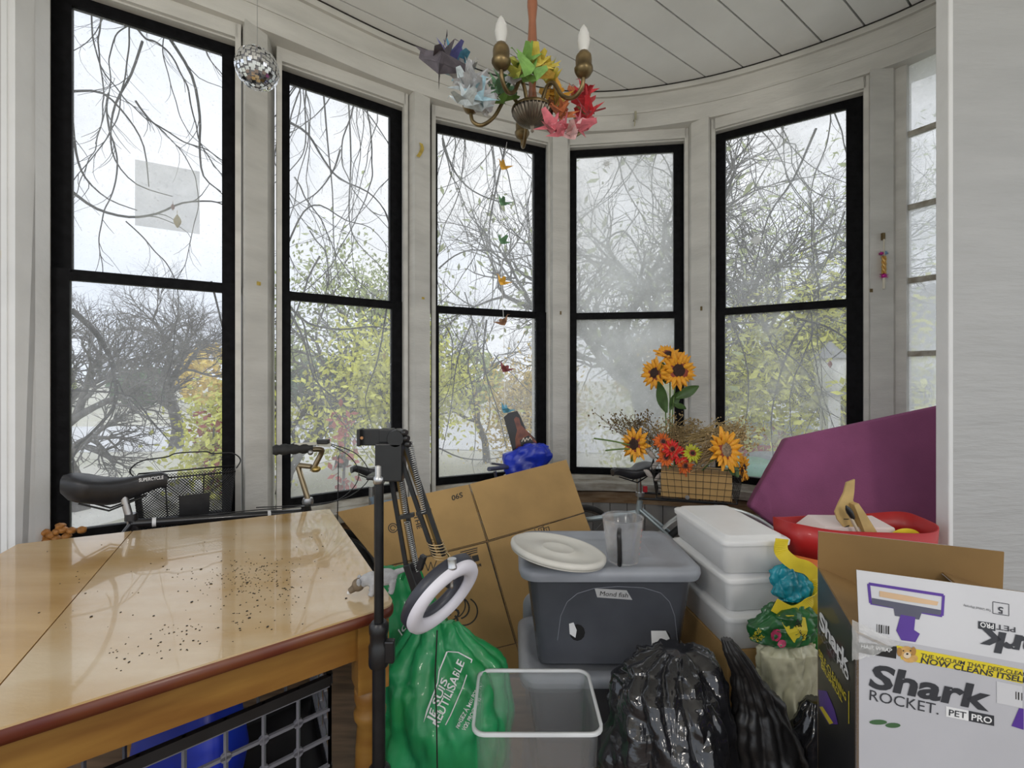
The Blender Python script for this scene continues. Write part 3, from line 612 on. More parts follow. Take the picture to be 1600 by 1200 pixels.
# ---------------------------------------------------------------- outside
GZ = -.75
GRASS = mat('autumn_grass', (.50, .49, .38), .9, var=.3, scale=.8, rgb2=(.56, .54, .47), bump=.3, bscale=8)
gd = MB(); gd.box((0, 60, GZ - .05), (260, 260, .1)); tag(gd.build('ground', GRASS), kind='structure')
rd = MB(); rd.prism([Vector(p) for p in ((-60, 9, GZ), (-3, 13, GZ), (14, 10.5, GZ), (60, 6, GZ), (60, 12, GZ), (14, 16.5, GZ), (-3, 19.5, GZ), (-60, 16, GZ))], (0, 0, .02)); tag(rd.build('street', mat('pale_wet_asphalt', (.62, .62, .63), .35, var=.1, scale=1)), kind='structure')
pth = MB(); pth.prism([Vector(p) for p in ((-9, 4, GZ), (-6.2, 4, GZ), (-4.2, 12, GZ), (-5.6, 12, GZ))], (0, 0, .025)); tag(pth.build('path', mat('pale_concrete', (.66, .64, .58), .7, var=.1, scale=2)), kind='structure')
BARK = mat('grey_bark', (.13, .12, .115), .9, var=.4, scale=9, bump=.4, bscale=30)
TWIG = mat('dark_vine_bark', (.03, .026, .028), .8, var=.4, scale=30)
LEAFS = [mat('yellow_green_leaves', (.72, .72, .14), .7, var=.35, scale=3), mat('olive_leaves', (.42, .48, .20), .7, var=.35, scale=3), mat('gold_leaves', (.75, .56, .14), .7, var=.35, scale=3), mat('dark_evergreen', (.10, .17, .09), .8, var=.3, scale=3), mat('rust_leaves', (.42, .10, .08), .7, var=.3, scale=3)]
def branch(mb, p, d, L, r, lev, tips, rr, wig=.35):
    pts = [p]; rad = [r]; k = 4
    if p.y < 4.0: return
    for i in range(k):
        if p.y < 4.0: d.y = abs(d.y)
        d = (d + Vector((rr.uniform(-wig, wig), rr.uniform(-wig, wig), rr.uniform(-wig * .6, wig * .7)))).normalized(); p = p + d * (L / k); pts.append(p); rad.append(r * (1 - .55 * (i + 1) / k))
        if lev > 0 and i >= 1:
            for _ in range(2 if i < k - 1 else 3):
                a = d.orthogonal().normalized(); a.rotate(Matrix.Rotation(rr.uniform(0, 6.28), 3, d)); nd = (d * .8 + a * rr.uniform(.5, 1)).normalized()
                branch(mb, p, nd, L * rr.uniform(.5, .72), rad[-1] * .7, lev - 1, tips, rr, wig)
    mb.tube(pts, rad, 5 if lev > 1 else 4, cap=False)
    if lev <= 1: tips += pts[1:]
def tree(x, y, h, r, lev, seed, lab, leaf=None, nl=0, ls=.12, spread=.35, sizes=1, group='trees outside the windows', name='tree', hs=.58):
    rr = random.Random(seed); t = thing(name, (x, y, GZ), lab, 'tree', group); mb = MB(); tips = []
    branch(mb, Vector((x, y, GZ)), Vector((rr.uniform(-.12, .12), 0, 1)), h * hs, r, lev, tips, rr); mb.build('branches', BARK, t, fix=False)
    if leaf is not None:
        lf = MB()
        for _ in range(nl):
            p = rr.choice(tips) + Vector((rr.gauss(0, spread), rr.gauss(0, spread), rr.gauss(0, spread * .8))); p.y = max(p.y, 3.8); a = Vector((rr.gauss(0, 1), rr.gauss(0, 1), rr.gauss(0, 1))).normalized(); b = a.orthogonal().normalized(); s_ = ls * rr.uniform(.6, 1.3)
            lf.add([p - a * s_, p + b * s_ * .5, p + a * s_, p - b * s_ * .5], [(0, 1, 2, 3)])
        tag(lf.build('foliage', LEAFS[leaf], t, fix=False), kind='stuff')
    return t
tree(-6.6, 7.0, 3.0, .17, 4, 3, 'bare grey tree with crooked limbs by the path'); tree(-4.0, 8.0, 2.6, .13, 4, 5, 'bare grey tree with red ivy round its trunk')
tree(-9.5, 13, 4.0, .2, 4, 13, 'bare tree standing beyond the pale path')
tree(-3.9, 10.5, 4.2, .16, 3, 8, 'tall olive tree with feathery crown behind the second window', 1, 4680, 0.056, .4, hs=.66); tree(-2.2, 8.5, 1.8, .08, 3, 21, 'yellow-green bush by the street', 0, 5760, 0.062, .45, hs=.8)
tree(-4.6, 8.6, 1.5, .07, 3, 22, 'low yellow bush beside the bare grey tree', 0, 3960, 0.056, .35); tree(-.6, 11, 3.6, .10, 4, 9, 'slender bare tree behind the third window')
tree(1.9, 6.2, 3.2, .20, 4, 14, 'thick-trunked tree close outside the hazy window', 1, 900, .06, .35, hs=.8); tree(4.4, 9, 3.6, .19, 4, 15, 'forked tree with thin olive leaves', 1, 4680, 0.043, .5, hs=.85)
tree(5.2, 7.2, 2.0, .08, 3, 16, 'bright yellow-green shrub near the bins', 0, 7560, 0.062, .5, hs=.85); tree(7.6, 11, 3.6, .15, 3, 17, 'pale green tree behind the white porch', 1, 3960, 0.074, .5)
tree(3.6, 8.2, 1.6, .08, 3, 31, 'gold-green shrub between the hazy and the fifth window', 0, 4320, 0.056, .4, hs=.8); tree(.9, 10.5, 1.5, .07, 3, 32, 'low gold bush behind the third window', 2, 3240, 0.056, .35, hs=.8)
tree(8.5, 6.0, 3.2, .15, 4, 18, 'bare tree outside the small-paned window')
# far shore: low tree line
for k in range(16):
    x = -34 + k * 4.6 + R.uniform(-1, 1); y = 30 + R.uniform(-3, 5); cr = MB(); rr = random.Random(k); h_ = R.uniform(2.2, 4.2); t = thing('far_tree', (x, y, GZ), ['rounded gold tree along the far side of the street', 'rounded olive tree along the far side of the street', 'dark evergreen along the far side of the street'][k % 3], 'tree', ['far gold trees', 'far olive trees', 'far evergreens'][k % 3])
    for _ in range(420):
        a = Vector((rr.gauss(0, 1), rr.gauss(0, 1), rr.gauss(0, 1))).normalized(); p = Vector((x, y, GZ + h_ * .55)) + Vector((a.x * 1.9, a.y * 1.6, a.z * h_ * .5)) * rr.uniform(.75, 1.05); b = Vector((rr.gauss(0, 1), rr.gauss(0, 1), rr.gauss(0, 1))).normalized(); c_ = b.orthogonal().normalized(); cr.add([p - b * .3, p + c_ * .2, p + b * .3, p - c_ * .2], [(0, 1, 2, 3)])
    tag(cr.build('foliage', LEAFS[(2, 1, 3)[k % 3]], t, fix=False), kind='stuff'); MB().tube([(x, y, GZ), (x, y, GZ + h_ * .5)], [.16, .1], 6).build('trunk', BARK, t)
# red ivy and low rust shrubs
for k, (px, y) in enumerate(((330, 7.6), (535, 7.0), (1220, 7.6))):
    x = (px - CX) / F * y; lf = MB(); rr = random.Random(50 + k)
    for _ in range(90):
        p = Vector((x + rr.gauss(0, .12), y + rr.gauss(0, .15), GZ + rr.uniform(.1, 1.5))); a = Vector((rr.gauss(0, 1), rr.gauss(0, 1), rr.gauss(0, 1))).normalized(); b = a.orthogonal().normalized(); lf.add([p - a * .07, p + b * .04, p + a * .07, p - b * .04], [(0, 1, 2, 3)])
    t = thing('rust_shrub', (x, y, GZ), 'thin shrub with rusty red autumn leaves', 'shrub', 'rust-red shrubs outside'); tag(lf.build('leaves', LEAFS[4], t, fix=False), kind='stuff'); MB().tube([(x, y, GZ), (x + .05, y, GZ + 1.4)], [.03, .01], 5).build('stem', BARK, t)
# bins, shed and lamp on the street
def bin_(px, y, m, lid, lab, w_=.55, h_=1.0):
    x = (px - CX) / F * y; t = thing('wheelie_bin', (x, y, GZ), lab, 'bin'); b = MB(); b.rrect([(.05, w_ * .4, .24, .05), (h_, w_ * .5, .3, .06)], (x, y, GZ)); b.build('body', m, t)
    l = MB(); l.rrect([(h_, w_ * .54, .34, .06), (h_ + .06, w_ * .54, .34, .06), (h_ + .1, w_ * .4, .25, .06)], (x, y, GZ)); l.build('lid', lid, t)
    for s_ in (-1, 1): MB().lathe([(.09, -.03), (.09, .03)], (x + s_ * w_ * .36, y + .22, GZ + .09), 12, axis=(1, 0, 0)).build('wheel', BLKP, t)
GB = mat('green_bin_plastic', (.16, .34, .25), .5); bin_(1172, 5.2, GB, GB, 'green wheelie bin on the grass outside'); bin_(1222, 5.6, mat('grey_bin_plastic', (.30, .32, .36), .5), mat('grey_bin_plastic', (.3, .3, .3)), 'grey wheelie bin beside the green one')
cx_ = (1196 - CX) / F * 9; car = thing('parked_car', (cx_, 9, GZ), 'small red car parked beyond the bins', 'car'); RED = mat('red_car_paint', (.55, .05, .07), .3, coat=.5)
b = MB(); b.rrect([(.2, 1.3, .7, .15), (.45, 1.35, .75, .18), (.75, 1.3, .72, .18), (.8, 1.2, .66, .15)], (cx_, 9, GZ)); b.build('body', RED, car); b = MB(); b.rrect([(.8, .85, .62, .15), (1.2, .6, .5, .15), (1.23, .5, .42, .12)], (cx_, 9, GZ)); b.build('cabin', mat('car_glass', (.5, .55, .6), .1), car)
for sx_ in (-1, 1):
    for sy_ in (-1, 1): MB().lathe([(.28, -.08), (.28, .08)], (cx_ + sx_ * .85, 9 + sy_ * .66, GZ + .28), 16, axis=(0, 1, 0)).build('wheel', BLKP, car)
hx = (1350 - CX) / F * 13; ho = thing('white_house', (hx + 1.6, 15, GZ), 'white clapboard house across the street', 'house'); WH = mat('white_clapboard', (.85, .85, .85), .6, var=.04)
MB().box((hx + 1.6, 15, GZ + 1.5), (4.4, 4, 3.0)).build('walls', WH, ho); b = MB(); b.prism([Vector((hx - .9, 12.6, GZ + 3)), Vector((hx + 4.1, 12.6, GZ + 3)), Vector((hx + 1.6, 12.6, GZ + 4.6))], (0, 4.8, 0)); b.build('roof', mat('grey_shingle', (.35, .36, .38), .8), ho)
for dx in (.2, 1.6, 3.0): q = MB(); q.box((hx + dx, 12.98, GZ + 1.7), (.7, .06, 1.1)); o = q.build('window', mat('house_glass', (.25, .28, .32), .1), ho)
lx = (1297 - CX) / F * 6.0; lp = thing('street_lamp', (lx, 6.0, GZ), 'white lantern post outside the last black-framed window', 'lamp post'); WPt = mat('white_post_paint', (.82, .82, .82), .5)
MB().box((lx, 6.0, GZ + .9), (.16, .16, 1.8)).build('post', WPt, lp); MB().box((lx, 6, GZ + 1.82), (.26, .26, .05)).build('cap', mat('grey_post_cap', (.4, .4, .42), .5), lp)
MB().lathe([(.10, 1.85), (.16, 1.95), (.19, 2.2), (.17, 2.28), (.05, 2.34)], (lx, 6, GZ), 12).build('lantern', mat('milky_lantern', (.9, .9, .9), .2), lp); MB().lathe([(.22, 2.28), (.06, 2.45), (.02, 2.5)], (lx, 6, GZ), 12).build('lantern_roof', mat('grey_post_cap', (.4, .4, .42), .5), lp)
# ---------------------------------------------------------------- bare vines climbing close outside the glass
def vine(px0, py0, wi, seed, r, lab, pts=None, steps=26):
    A, B, sl, sr, d, n = WIN[wi]; rr = random.Random(seed); off = -n * rr.uniform(.18, .36)
    def GP(px, py):
        r_ = ray(px, py); o_ = A + off; k = (o_ - EYEV).dot(n) / r_.dot(n); return EYEV + r_ * k
    if pts is None:
        a = rr.uniform(.7, 2.4); p = Vector((px0, py0)); pts = [tuple(p)]; cv = rr.uniform(-.12, .12)
        for i in range(steps):
            if rr.random() < .18: cv = rr.uniform(-.22, .22)
            a += cv + rr.uniform(-.2, .2); a = a * .95 + 1.57 * .05; p = p + Vector((math.cos(a), math.sin(a))) * rr.uniform(16, 26)
            if p.y > 728 or (px0 > 0 and not XR[wi][0] - 40 < p.x < XR[wi][1] + 40): break
            pts.append(tuple(p))
    w_ = [GP(*q) + Vector((0, 0, 0)) + n * rr.uniform(-.015, .015) for q in pts]
    if len(w_) < 3: return
    cvp = curve(w_, 3); k = len(cvp); mb = MB(); mb.tube(cvp, [r * (1 - .65 * i / k) for i in range(k)], 5)
    for _ in range(int(k * .22)):
        i = rr.randrange(2, k - 1); p = cvp[i]; dd = (cvp[i] - cvp[i - 1]).normalized(); sdn = n.cross(dd).normalized() * rr.choice((-1, 1)); q = [p]
        for j in range(rr.randint(2, 6)): dd = (dd + sdn * rr.uniform(.05, .5) + Vector((0, 0, -.12)) + Vector((rr.uniform(-.2, .2),) * 3)).normalized(); q.append(q[-1] + dd * rr.uniform(.02, .05))
        mb.tube(q, [r * .35 * (1 - .7 * j / len(q)) for j in range(len(q))], 4)
    o = mb.build('bare_vine', TWIG, fix=False); return tag(o, lab, 'vine', 'bare vines outside window %d' % (wi + 1))
ordn = ('first', 'second', 'third', 'fourth', 'fifth')
XR = [(118, 345), (455, 606), (685, 832), (903, 1050), (1137, 1320)]
thick = {0: [[(112, 484), (150, 520), (172, 560), (181, 600), (178, 635), (150, 670), (116, 700)], [(265, 62), (300, 120), (312, 180), (312, 230), (318, 275), (345, 300)], [(112, 300), (150, 325), (200, 338), (245, 335), (285, 318), (330, 315), (350, 320)], [(115, 143), (160, 145), (200, 185), (225, 230), (232, 290)], [(222, 62), (205, 115), (180, 160), (172, 205), (180, 250), (215, 290), (270, 308)], [(113, 175), (120, 240), (135, 280), (170, 312), (215, 330)], [(330, 440), (345, 500), (352, 540), (350, 580)], [(112, 610), (160, 612), (205, 620), (235, 655), (265, 690)]],
         1: [[(450, 190), (480, 210), (505, 250), (530, 280), (575, 300), (600, 330), (612, 370)], [(450, 475), (480, 505), (530, 515), (580, 510), (608, 515)], [(448, 480), (475, 530), (490, 590), (520, 620), (545, 640)], [(545, 160), (548, 250), (545, 340), (560, 380), (600, 420), (610, 450)], [(505, 150), (512, 230), (520, 300), (522, 380), (530, 450)], [(605, 480), (590, 560), (570, 620), (580, 660)], [(450, 380), (475, 330), (500, 322), (540, 345), (580, 355), (608, 390)]],
         2: [[(692, 215), (705, 260), (730, 290), (760, 310), (800, 320)], [(790, 230), (775, 300), (765, 360), (770, 420), (768, 480)], [(760, 500), (755, 560), (765, 600), (780, 650), (790, 700)], [(685, 420), (710, 400), (740, 390), (780, 395), (830, 400)], [(740, 500), (715, 560), (705, 640), (690, 710)], [(686, 700), (720, 715), (760, 718), (800, 710)]],
         3: [[(940, 380), (975, 360), (1000, 400), (1002, 440), (985, 480)], [(905, 470), (950, 400), (1000, 330)]],
         4: [[(1275, 200), (1240, 280), (1200, 340), (1180, 420), (1165, 470)], [(1260, 500), (1235, 540), (1215, 600), (1205, 660), (1210, 730)], [(1245, 498), (1290, 510), (1325, 535), (1300, 560)], [(1140, 495), (1165, 560), (1170, 620), (1160, 690)], [(1220, 545), (1260, 580), (1280, 625), (1290, 665)], [(1150, 250), (1175, 220), (1195, 180)], [(1320, 330), (1295, 400), (1270, 450)]]}
for wi in range(5):
    for k, q in enumerate(thick[wi]): vine(0, 0, wi, 100 * wi + k, (.013 if (wi, k) == (0, 0) else .0075 if k < 3 else .0055), 'bare woody vine crossing outside the %s black-framed window' % ordn[wi], q)
    x0, x1 = XR[wi]; top = [35, 130, 205, 240, 195][wi]
    for k in range((12, 28, 28, 6, 14)[wi]): vine(R.uniform(x0, x1), top + (R.uniform(-60, -18) if R.random() < .75 else R.uniform(100, 420)), wi, 1000 + 50 * wi + k, R.uniform(.003, .0055), 'thin bare vine hanging outside the %s black-framed window' % ordn[wi], steps=R.randint(14, 34))
for k, (px, py, wi, m_, s_, tt) in enumerate(((277, 345, 0, 2, .028, 'single golden leaf hanging on the vine outside the first window'), (270, 323, 0, 4, .014, 'small curled rust leaf above the golden leaf'), (533, 629, 1, 4, .022, 'orange-red leaf on the vine outside the second window'), (1297, 569, 4, 4, .02, 'brown curled leaf on the vine outside the fifth window'), (601, 556, 1, 2, .018, 'thin tan leaf on the vine beside the second sash'))):
    A, B, sl, sr, d, n = WIN[wi]; r_ = ray(px, py); o_ = A - n * .12; c = EYEV + r_ * ((o_ - EYEV).dot(n) / r_.dot(n)); lf = MB()
    lf.grid(6, 4, lambda u, v: c + d * ((v - .5) * s_ * 1.1 * math.sin(math.pi * max(.04, min(.96, u)))) + Vector((0, 0, (.5 - u) * s_ * 2.2)) - n * (.25 * s_ * abs(v - .5) * 2)); lf.tube([c + Vector((0, 0, s_ * 1.1)), c + Vector((0, 0, s_ * 1.7))], .0012, 5)
    tag(lf.build('autumn_leaf', LEAFS[m_], fix=False), tt, 'leaf')
# ---------------------------------------------------------------- bicycles
TYRE = mat('black_rubber', (.02, .02, .02), .7, var=.3, scale=40); ALU = mat('dull_aluminium', (.42, .42, .42), .35, metal=.9, var=.15)
SADM = mat('black_saddle_vinyl', (.02, .02, .023), .38, var=.2, scale=30, bump=.05)
def lathe_wheel(t, c, axis, r, spokes=20, fender=False):
    o = MB().lathe([(r - .028, -.012), (r - .010, -.018), (r, -.008), (r + .002, 0), (r, .008), (r - .010, .018), (r - .028, .012)], c, 48, axis=axis, cap=False).build('tyre', TYRE, t)
    MB().lathe([(r - .028, -.013), (r - .040, -.009), (r - .040, .009), (r - .028, .013)], c, 48, axis=axis, cap=False).build('rim', ALU, t)
    MB().lathe([(.015, -.045), (.022, -.03), (.014, -.02), (.014, .02), (.022, .03), (.015, .045)], c, 14, axis=axis).build('hub', ALU, t)
    ax_ = Vector(axis).normalized(); u = ax_.orthogonal().normalized(); v = ax_.cross(u); s_ = MB()
    for k in range(spokes):
        a = 2 * math.pi * k / spokes; dr = u * math.cos(a) + v * math.sin(a); s_.tube([Vector(c) + dr * .02 + ax_ * (.025 if k % 2 else -.025), Vector(c) + dr * (r - .038)], .0011, 4)
    tag(s_.build('spokes', ALU, t), kind='stuff')
def saddle(t, rear, nose, wid, th, m=SADM):          # rear and nose on the top surface
    d = (nose - rear); L = d.length; d.normalize(); sd = d.cross(Vector((0, 0, 1))).normalized(); up = sd.cross(d); rings = []
    for i in range(15):
        u = i / 14; w_ = wid * (.55 + .45 * math.sin(min(1, u / .28) * math.pi / 2)) * (1 if u < .22 else max(.24, 1 - .80 * ((u - .22) / .5) ** .8 if u < .72 else .24)) / 2
        h = th * (1.0 if u < .45 else 1 - .45 * (u - .45) / .55) * (.6 + .4 * math.sin(min(1, u / .12) * math.pi / 2)); c = rear + d * (L * u) + up * (.012 * math.cos(u * 6.28) - .010 * (u > .93))
        rings.append([c + sd * (w_ * math.cos(a)) * (1 if math.sin(a) < 0 else 1) + up * ((h * .28 * math.sin(a)) if math.sin(a) > 0 else h * math.sin(a) * (.9)) for a in [2 * math.pi * k / 14 for k in range(14)]])
    mb = MB(); mb.loft(rings); o = mb.build('saddle', m, t)
    for s_ in (-1, 1): MB().tube([rear + d * .05 + sd * (.03 * s_) - up * (th * .8), rear + d * (L * .45) + sd * (.022 * s_) - up * (th + .018), rear + d * (L * .8) + sd * .012 * s_ - up * (th * .7)], .0035, 6).build('saddle_rail', BM, o)
    return o, mb
# --- bike by the first two windows
FRM = mat('black_frame_paint', (.015, .015, .017), .3, var=.2, coat=.4)
s0 = P(205, 818, 1.70); h0 = P(480, 800, 2.04); bdv = (h0 - s0); bdv.z = 0; bdv.normalize(); bsd = Vector((bdv.y, -bdv.x, 0)); up = Vector((0, 0, 1))
bk = thing('bicycle', Vector(((s0.x + h0.x) / 2, (s0.y + h0.y) / 2, 0)), 'black mountain bicycle standing between the table and the windows', 'bicycle')
bb = s0.lerp(h0, .22); bb.z = .27; ra = s0 - bdv * .30; ra.z = .30; fa = h0 + bdv * .03; fa.z = .30
MB().tube([s0, h0], .016, 12).build('top_tube', FRM, bk); MB().tube([s0 + up * .02, bb], .015, 12).build('seat_tube', FRM, bk); MB().tube([bb, h0 - up * .09], .019, 12).build('down_tube', FRM, bk)
MB().tube([h0 - up * .12 + bdv * .02, h0 + up * .03 - bdv * .006], .020, 14).build('head_tube', FRM, bk)
for sg in (-1, 1):
    MB().tube([bb + bsd * .02 * sg, ra + bsd * .05 * sg], .009, 8).build('chain_stay', FRM, bk); MB().tube([s0 + bsd * .01 * sg, ra + bsd * .05 * sg], .008, 8).build('seat_stay', FRM, bk); MB().tube([h0 - up * .12 + bdv * .02 + bsd * .05 * sg, fa + bsd * .05 * sg], .012, 8).build('fork_blade', FRM, bk)
lathe_wheel(bk, ra, bsd, .285); lathe_wheel(bk, fa, bsd, .285)
MB().lathe([(.022, -.04), (.022, .04)], bb, 14, axis=bsd).build('crank_shell', FRM, bk); MB().lathe([(.07, -.002), (.07, .002)], bb + bsd * .05, 24, axis=bsd).build('chainring', ALU, bk)
for sg in (-1, 1):
    e = bb + bsd * .07 * sg + bdv * .11 * sg + up * .11 * sg; MB().bar(bb + bsd * .065 * sg, e, .012, .02).build('crank_arm', ALU, bk); MB().box(e + bsd * .05 * sg, (.07, .07, .02)).build('pedal', BLKP, bk)
MB().tube([s0, P(193, 775, 1.69)], .0125, 12).build('seat_post', CHR, bk); MB().lathe([(.020, -.012), (.020, .012)], s0 + up * .025, 14).build('seat_clamp', FRM, bk)
o, smb = saddle(bk, P(97, 755, 1.60), P(262, 747, 1.775), .165, .085)
print_text('lettering', 'SUPERCYCLE', (217, 753), (256, 748), 5, smb.bvh(), INKW, o, .01, .15)
def J(px, py, y=2.04): return P(px, py, y)
stm = MB(); stm.tube([J(481, 780), J(466, 730), J(468, 727), J(486, 729)], .0115, 12); stm.build('stem', mat('bronze_stem', (.34, .27, .17), .35, metal=.9, var=.2), bk)
MB().lathe([(.022, -.014), (.024, 0), (.020, .014)], J(481, 783), 16).build('headset', ALU, bk)
MB().ball(J(494, 733), (.02, .02, .014), 10, 6).build('stem_clamp', mat('gold_clamp', (.5, .36, .12), .35, metal=.9), bk)
hb = MB(); hb.tube(curve([J(488, 736), J(495, 722), J(502, 708), J(500, 702, 2.02), J(470, 703, 1.97), J(430, 702, 1.92)], 4), .0115, 12); hb.build('handlebar', mat('bronze_stem'), bk)
gr = MB(); gp_ = [J(426 + k * 5.2, 703.5 - k * .35, 1.915 + k * .0065) for k in range(13)]; gr.tube(gp_, [.016] + [.0235 - (.0045 if k % 3 == 1 else 0) for k in range(11)] + [.018], 14); gr.build('grip', TYRE, bk)
lv = MB(); lv.bar(J(460, 695, 1.95), J(505, 692, 2.0), .006, .012); lv.bar(J(497, 693, 2.0), J(516, 695, 2.03), .022, .02); lv.build('brake_lever', mat('pale_alloy', (.6, .58, .5), .35, metal=.8), bk); MB().box(J(505, 690, 2.0), (.05, .03, .02)).build('shifter', BLKP, bk, bevel=.004); MB().ball(J(485, 707, 1.97), (.012, .01, .012), 10, 6).build('clamp', ALU, bk)
for q in ([J(514, 694, 2.03), J(545, 712, 2.06), J(560, 735, 2.08), J(555, 758, 2.08), J(530, 780, 2.06), J(490, 790, 2.03), J(400, 797, 1.93), J(300, 806, 1.81)], [J(512, 692, 2.03), J(555, 708, 2.06), J(576, 735, 2.08), J(572, 755, 2.08), J(540, 778, 2.06), J(490, 788, 2.03), J(400, 793, 1.93)]): MB().tube(curve(q, 8), .0022, 6).build('cable', BLKP, bk)
for px in (240, 418): q = s0.lerp(h0, (px - 205) / 275 * (.86 + .14 * (px - 205) / 275)); MB().lathe([(.0175, -.006), (.0175, .006)], q, 12, axis=bdv).build('cable_clip', INKW, bk)
# --- bike hidden behind the cardboard
FR2 = mat('steel_blue_frame', (.20, .26, .32), .35, coat=.3)
a2 = P(580, 760, 2.30); b2 = P(796, 750, 2.62); v2 = b2 - a2; v2.z = 0; v2.normalize(); n2_ = Vector((v2.y, -v2.x, 0)); bk2 = thing('bicycle', Vector(((a2.x + b2.x) / 2, (a2.y + b2.y) / 2, 0)), 'bicycle mostly hidden behind the cardboard, blue bag on its handlebar', 'bicycle')
sT = a2.copy(); sT.z = .66; hT = b2.copy(); hT.z = .66; ra2 = a2 - v2 * .2; ra2.z = .29; fa2 = P(905, 885, 2.70); fa2.z = .27; bb2 = a2 + v2 * .12; bb2.z = .26
for nm, p, q, r_ in (('top_tube', sT, hT, .014), ('seat_tube', sT + up * .04, bb2, .014), ('down_tube', bb2, hT - up * .1, .017), ('head_tube', hT - up * .13, hT + up * .03, .018), ('seat_post', sT, a2 + up * .0, .012), ('fork_blade', hT - up * .12 + n2_ * .05, fa2 + n2_ * .05, .011), ('fork_blade', hT - up * .12 - n2_ * .05, fa2 - n2_ * .05, .011), ('chain_stay', bb2 + n2_ * .03, ra2 + n2_ * .05, .008), ('chain_stay', bb2 - n2_ * .03, ra2 - n2_ * .05, .008), ('stem', hT, P(790, 742, 2.60), .012)): MB().tube([p, q], r_, 10).build(nm, FR2 if nm not in ('seat_post', 'stem') else ALU, bk2)
lathe_wheel(bk2, ra2, n2_, .275); lathe_wheel(bk2, fa2, n2_, .275); saddle(bk2, P(616, 729, 2.36), P(549, 733, 2.22), .15, .045)
MB().tube([P(764, 733, 2.42), P(800, 729, 2.62), P(830, 725, 2.72)], .012, 12).build('handlebar', mat('slate_tube', (.10, .11, .16), .35, metal=.4), bk2); b = MB(); b.bar(P(767, 724, 2.5), P(790, 727, 2.58), .012, .012); b.bar(P(773, 736, 2.5), P(776, 752, 2.52), .012, .012); b.build('brake_lever', ALU, bk2)
# --- bike by the fourth window with rack and basket
FR3 = mat('silver_blue_frame', (.36, .42, .44), .3, metal=.5, var=.2, coat=.3)
s3 = P(998, 800, 2.36); v3 = Vector((.94, -.34, 0)).normalized(); n3_ = Vector((v3.y, -v3.x, 0)); bk3 = thing('bicycle', Vector((s3.x, s3.y, 0)), 'old silver bicycle with rear rack and wire basket of flowers', 'bicycle')
rw = s3 + v3 * .39; rw.z = .315; bb3 = s3 + Vector((-.05, 0, 0)) * 1; bb3.z = .27; sT3 = P(1000, 768, 2.36); hT3 = s3 - v3 * .42; hT3.z = .50; fw3 = hT3 - v3 * .20; fw3.z = .315
for nm, p, q, r_, m_ in (('seat_tube', P(1000, 782, 2.36), bb3, .015, FR3), ('seat_post', P(1000, 800, 2.36), P(998, 742, 2.36), .0125, CHR), ('top_tube', P(1000, 800, 2.36), hT3, .013, FR3), ('down_tube', bb3, hT3 - up * .08, .015, FR3), ('head_tube', hT3 - up * .12, hT3 + up * .03, .017, FR3), ('chain_stay', bb3 + n3_ * .03, rw + n3_ * .06, .009, FR3), ('chain_stay', bb3 - n3_ * .03, rw - n3_ * .06, .009, FR3), ('seat_stay', P(1000, 795, 2.36) + n3_ * .02, rw + n3_ * .06, .008, FR3), ('seat_stay', P(1000, 795, 2.36) - n3_ * .02, rw - n3_ * .06, .008, FR3)): MB().tube([p, q], r_, 10).build(nm, m_, bk3)
lathe_wheel(bk3, rw, n3_, .315, 28)
fd_ = MB(); pf = []
for k in range(25): a = math.radians(20 + 150 * k / 24); pf.append(rw + v3 * (.345 * math.cos(a)) + up * (.345 * math.sin(a)))
rings = [[p + n3_ * (.028 * math.cos(b)) + (p - rw).normalized() * (.012 * math.sin(b)) for b in [math.pi * j / 6 for j in range(7)]] for p in pf]; fd_.grid(6, 24, lambda u, v: rings[round(v * 24)][round(u * 6)]); fd_.build('fender', mat('pale_steel_fender', (.5, .5, .48), .3, metal=.7), bk3, fix=False)
saddle(bk3, P(1018, 728, 2.40), P(957, 737, 2.30), .15, .05); MB().lathe([(.022, -.010), (.022, .010)], P(1000, 772, 2.36), 14).build('seat_clamp', ALU, bk3); MB().box(P(1008, 764, 2.33), (.02, .012, .03)).build('reflector', mat('red_reflector', (.4, .02, .03), .25), bk3)
rk = P(1000, 774, 2.34); rk2 = rk + v3 * .40 + Vector((0, 0, .01))
for sg in (-.06, .06): MB().tube([rk + n3_ * sg, rk2 + n3_ * sg], .006, 8).build('rack_rail', BM, bk3); MB().tube([rk2 + n3_ * sg - v3 * .05, rw + n3_ * (sg * 1.05)], .004, 6).build('rack_strut', ALU, bk3)
for k in range(4): q = rk.lerp(rk2, .2 + .25 * k); MB().tube([q - n3_ * .06, q + n3_ * .06], .004, 6).build('rack_slat', BM, bk3)
MB().lathe([(.010, -.004), (.010, .004)], P(1074, 777, 2.16), 12, axis=n3_).build('rack_bolt', ALU, bk3)
